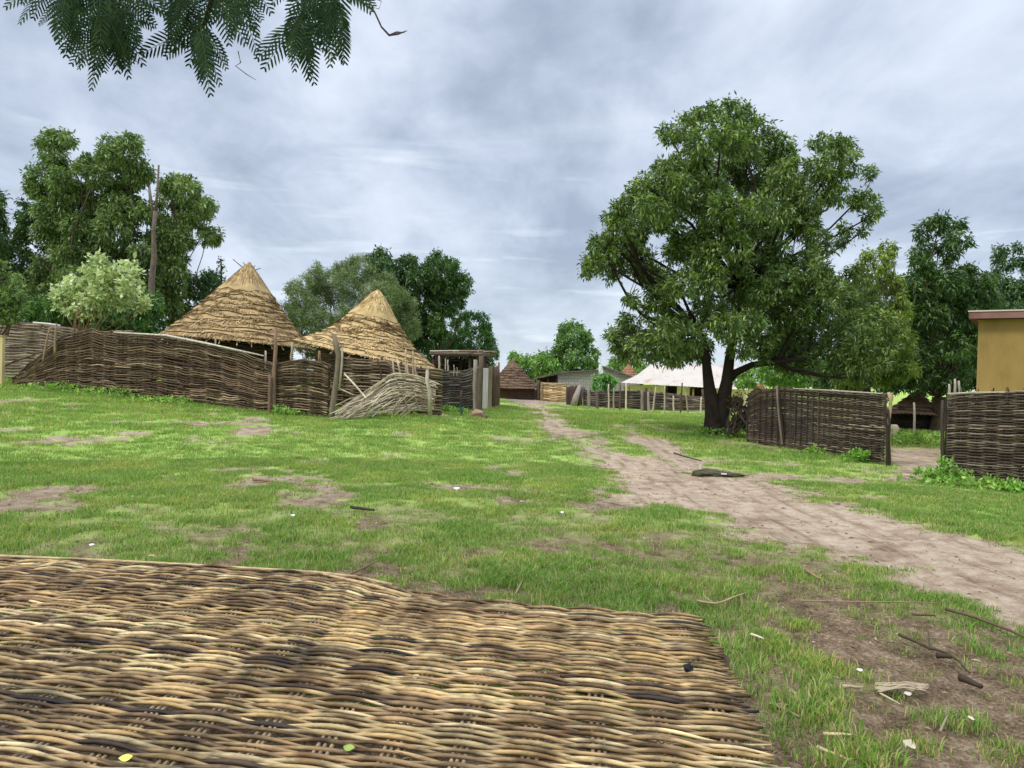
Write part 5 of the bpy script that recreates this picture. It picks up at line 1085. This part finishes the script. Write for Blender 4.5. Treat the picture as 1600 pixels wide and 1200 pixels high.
for i, (px, d, h, w, lab) in enumerate([(1340, 16.2, .22, .35, 'green weed tuft at the foot of the fence left of the gateway'), (1275, 17.8, .12, .3, 'small weed halfway along the left gateway fence'), (1452, 13.2, .22, .45, 'leafy weed at the corner of the gateway'), (1478, 13.0, .42, .28, 'upright weed against the left end of the right fence'),
     (1510, 12.6, .16, .6, 'spreading weed under the right fence'), (1560, 12.4, .16, .5, 'pale leafy weed patch under the right fence'), (1590, 12.2, .12, .5, 'weed patch at the right edge of the photo'), (1150, 21.3, .3, .6, 'weeds beneath the brush heap beside the largest trunk'), (1108, 21.9, .18, .5, 'weeds around the foot of the largest trunk'),
     (90, 24, .28, 1.4, 'weeds at the left end of the long dark fence'), (170, 23, .26, 1.4, 'weeds below the gap in the long dark fence'), (260, 22, .16, 1.2, 'low weeds below the middle of the long dark fence'), (445, 20.2, .22, .4, 'pale weed at the foot of the bare pole'), (20, 27, .3, 1.6, 'weeds in front of the far left screen'),
     (565, 21.3, .35, .9, 'bright weeds behind the collapsed panel'), (700, 25, .22, .7, 'weeds in front of the grey fence'), (1420, 21.5, .35, 1.2, 'bright weeds inside the gateway yard on the left'), (1455, 21.5, .35, 1.0, 'bright weeds inside the gateway yard on the right')]):
    weed(px, d, h, w, lab, GW, 200+i, n=int(26+55*w))

# ------------------------------------------------------------------ overhanging branches of a feathery leaved tree
ft = empty('flame_tree', (-4.6, .6, gz(-4.6, .6)), 'feathery dark leaved branches hanging into the top left of the photo', 'tree')
def frond(px, py, d, ang, length, seed, acc):
    """drooping twice-feathered leaf: rachis with pairs of narrow pinnae"""
    rn = random.Random(seed); o = P(px, py, d)
    dirw = math.cos(ang)*rgt + math.sin(ang)*upv + rn.uniform(-.5, .5)*fwd; dirw /= np.linalg.norm(dirw)
    nrm = np.cross(dirw, fwd*1.0+upv*rn.uniform(-.6, .6)+rgt*rn.uniform(-.5, .5)); nrm /= np.linalg.norm(nrm); sidev = nrm
    npair = 12; P_ = []
    for i in range(npair+1):
        u = i/npair; q_ = o+dirw*length*u+np.array([0, 0, -1.])*length*.28*u*u; P_.append(q_)
    acc['r'].append(P_)
    for i in range(1, npair+1):
        u = i/npair; c = P_[i]; t = P_[i]-P_[i-1]; t /= np.linalg.norm(t)
        pl_ = length*.34*math.sin(math.pi*(.18+.74*u))**.8
        for sg in (-1, 1):
            dv = sidev*sg+t*(.45+.5*u)+np.array([0, 0, -.30]); dv /= np.linalg.norm(dv); wv = np.cross(dv, np.cross(t, sidev)); wv /= np.linalg.norm(wv)+1e-9
            w = length*.021*rn.uniform(.85, 1.15); m1, m2, e = c+dv*pl_*.25, c+dv*pl_*.75-[0, 0, pl_*.03], c+dv*pl_-[0, 0, pl_*.08]
            acc['v'] += [c, m1+wv*w, m2+wv*w*.9, e, m2-wv*w*.9, m1-wv*w]; acc['c'].append(rn.choice(FC)*rn.uniform(.75, 1.2))
FC = [np.array(lin(c)) for c in ((46, 72, 38), (38, 62, 34), (56, 82, 40), (44, 70, 46))]
CL = [  # cluster: nodes on twig polyline (px,py), frond count, length m
 ([(150, -150), (140, -60), (150, 0), (170, 40), (165, 70)], 34, (30, 225), 3.9), ([(60, -130), (70, -50), (85, 0), (110, 50)], 22, (20, 120), 3.8), ([(200, -140), (195, -60), (190, 10), (185, 60), (160, 88)], 24, (120, 230), 4.2),
 ([(360, -140), (352, -40), (335, 20), (320, 70), (300, 88)], 26, (240, 380), 4.0), ([(372, -120), (374, -30), (376, 20), (370, 46)], 12, (340, 420), 4.2), ([(300, -120), (290, -50), (285, 5), (290, 25)], 14, (235, 330), 4.1),
 ([(480, -140), (478, -50), (470, 0), (475, 50), (462, 85)], 28, (410, 555), 4.0), ([(530, -130), (525, -50), (520, 10), (525, 45)], 18, (460, 560), 3.8)]
cr = P(300, -330, 4.6); hub = np.array([-3.2, 1.9, 4.6])
for ci_, (line, cnt, xr, d) in enumerate(CL):
    rng = random.Random(300+ci_); pts_ = [P(a, b-34, d+.12*math.sin(i+ci_)) for i, (a, b) in enumerate(line)]
    mb = MB(); br_ = [hub*.5+pts_[0]*.5+[0, 0, .25]]+pts_; mb.tube([hub]+br_, list(np.linspace(.035, .007, len(br_)+1)), lin((70, 60, 50)), n=6); bo = mb.build('branch', M_bark, ft, smooth=True)
    acc = dict(v=[], c=[], r=[])
    for k in range(int(cnt*1.0)):
        u = rng.uniform(.15, 1)**.6*(len(line)-1); i = min(int(u), len(line)-2); f_ = u-i; a = line[i][0]*(1-f_)+line[i+1][0]*f_; b = line[i][1]*(1-f_)+line[i+1][1]*f_
        ang_ = rng.choice((-1, 1))*rng.uniform(.15, 1.45)-math.pi/2
        if i == len(line)-2 and rng.random() < .5: ang_ = -math.pi/2+rng.uniform(-.5, .5)
        ln_ = rng.uniform(.17, .25)
        if abs(a-230) < 22 or abs(a-404) < 12: continue
        frond(a, b-34, d+rng.uniform(-.25, .25), ang_, ln_, ci_*100+k, acc)
    vv = np.array(acc['v']); m_ = len(acc['c']); o6 = np.arange(m_)[:, None]*6
    T = np.concatenate([o6+np.array([[0, 1, 5]]), o6+np.array([[1, 2, 4]]), o6+np.array([[1, 4, 5]]), o6+np.array([[2, 3, 4]])], 0)
    build_np('foliage', vv, T, np.repeat(np.array(acc['c']), 6, 0), M_frond, bo)
    mb = MB()
    for P_ in acc['r']: mb.tube(P_, list(np.linspace(.0028, .0012, len(P_))), lin((70, 84, 44)), n=4)
    mb.build('leaf_stalks', M_bark, bo)
mb = MB(); q = lambda px, py: P(px, py, 3.9); mb.tube([hub, q(480, -120), q(540, -40), q(562, 0), q(585, 18), q(596, 42), q(608, 55), q(622, 53), q(636, 48)], [.035, .014, .008, .006, .005, .005, .006, .005, .002], lin((90, 80, 74)), n=6)
mb.tube([q(565, 3), q(580, -4), q(596, 2), q(592, 14), q(578, 10)], [.003, .002, .002, .002, .001], lin((90, 80, 74)), n=5); mb.tube([q(608, 55), q(620, 50), q(632, 51)], [.004, .004, .002], lin((90, 80, 74)), n=5); mb.build('bare_twig', M_bark, ft, smooth=True)
mb = MB(); q = lambda px, py: P(px, py, 4.0); mb.tube([q(372, 80), q(376, 98), q(368, 103), q(385, 116), q(400, 125)], [.003, .003, .002, .002, .001], lin((80, 76, 66)), n=4); mb.build('bare_twig', M_bark, ft)
tb0 = np.array([-4.6, .6, gz(-4.6, .6)]); mb = MB(); mb.tube([tb0-[0, 0, .2], tb0+[0, 0, .3], tb0+[.1, .1, 1.6], tb0+[.2, .3, 3.0]], [.34, .24, .2, .17], lin((110, 98, 84)), n=12); mb.tube([tb0+[.2, .3, 2.9], tb0+[.7, .8, 3.9], hub], [.15, .11, .05], lin((104, 92, 80)), n=9); mb.tube([tb0+[.2, .3, 2.9], tb0+[-.6, -.5, 4.4]], [.15, .07], lin((104, 92, 80)), n=9); mb.build('trunk', M_bark, ft, smooth=True)
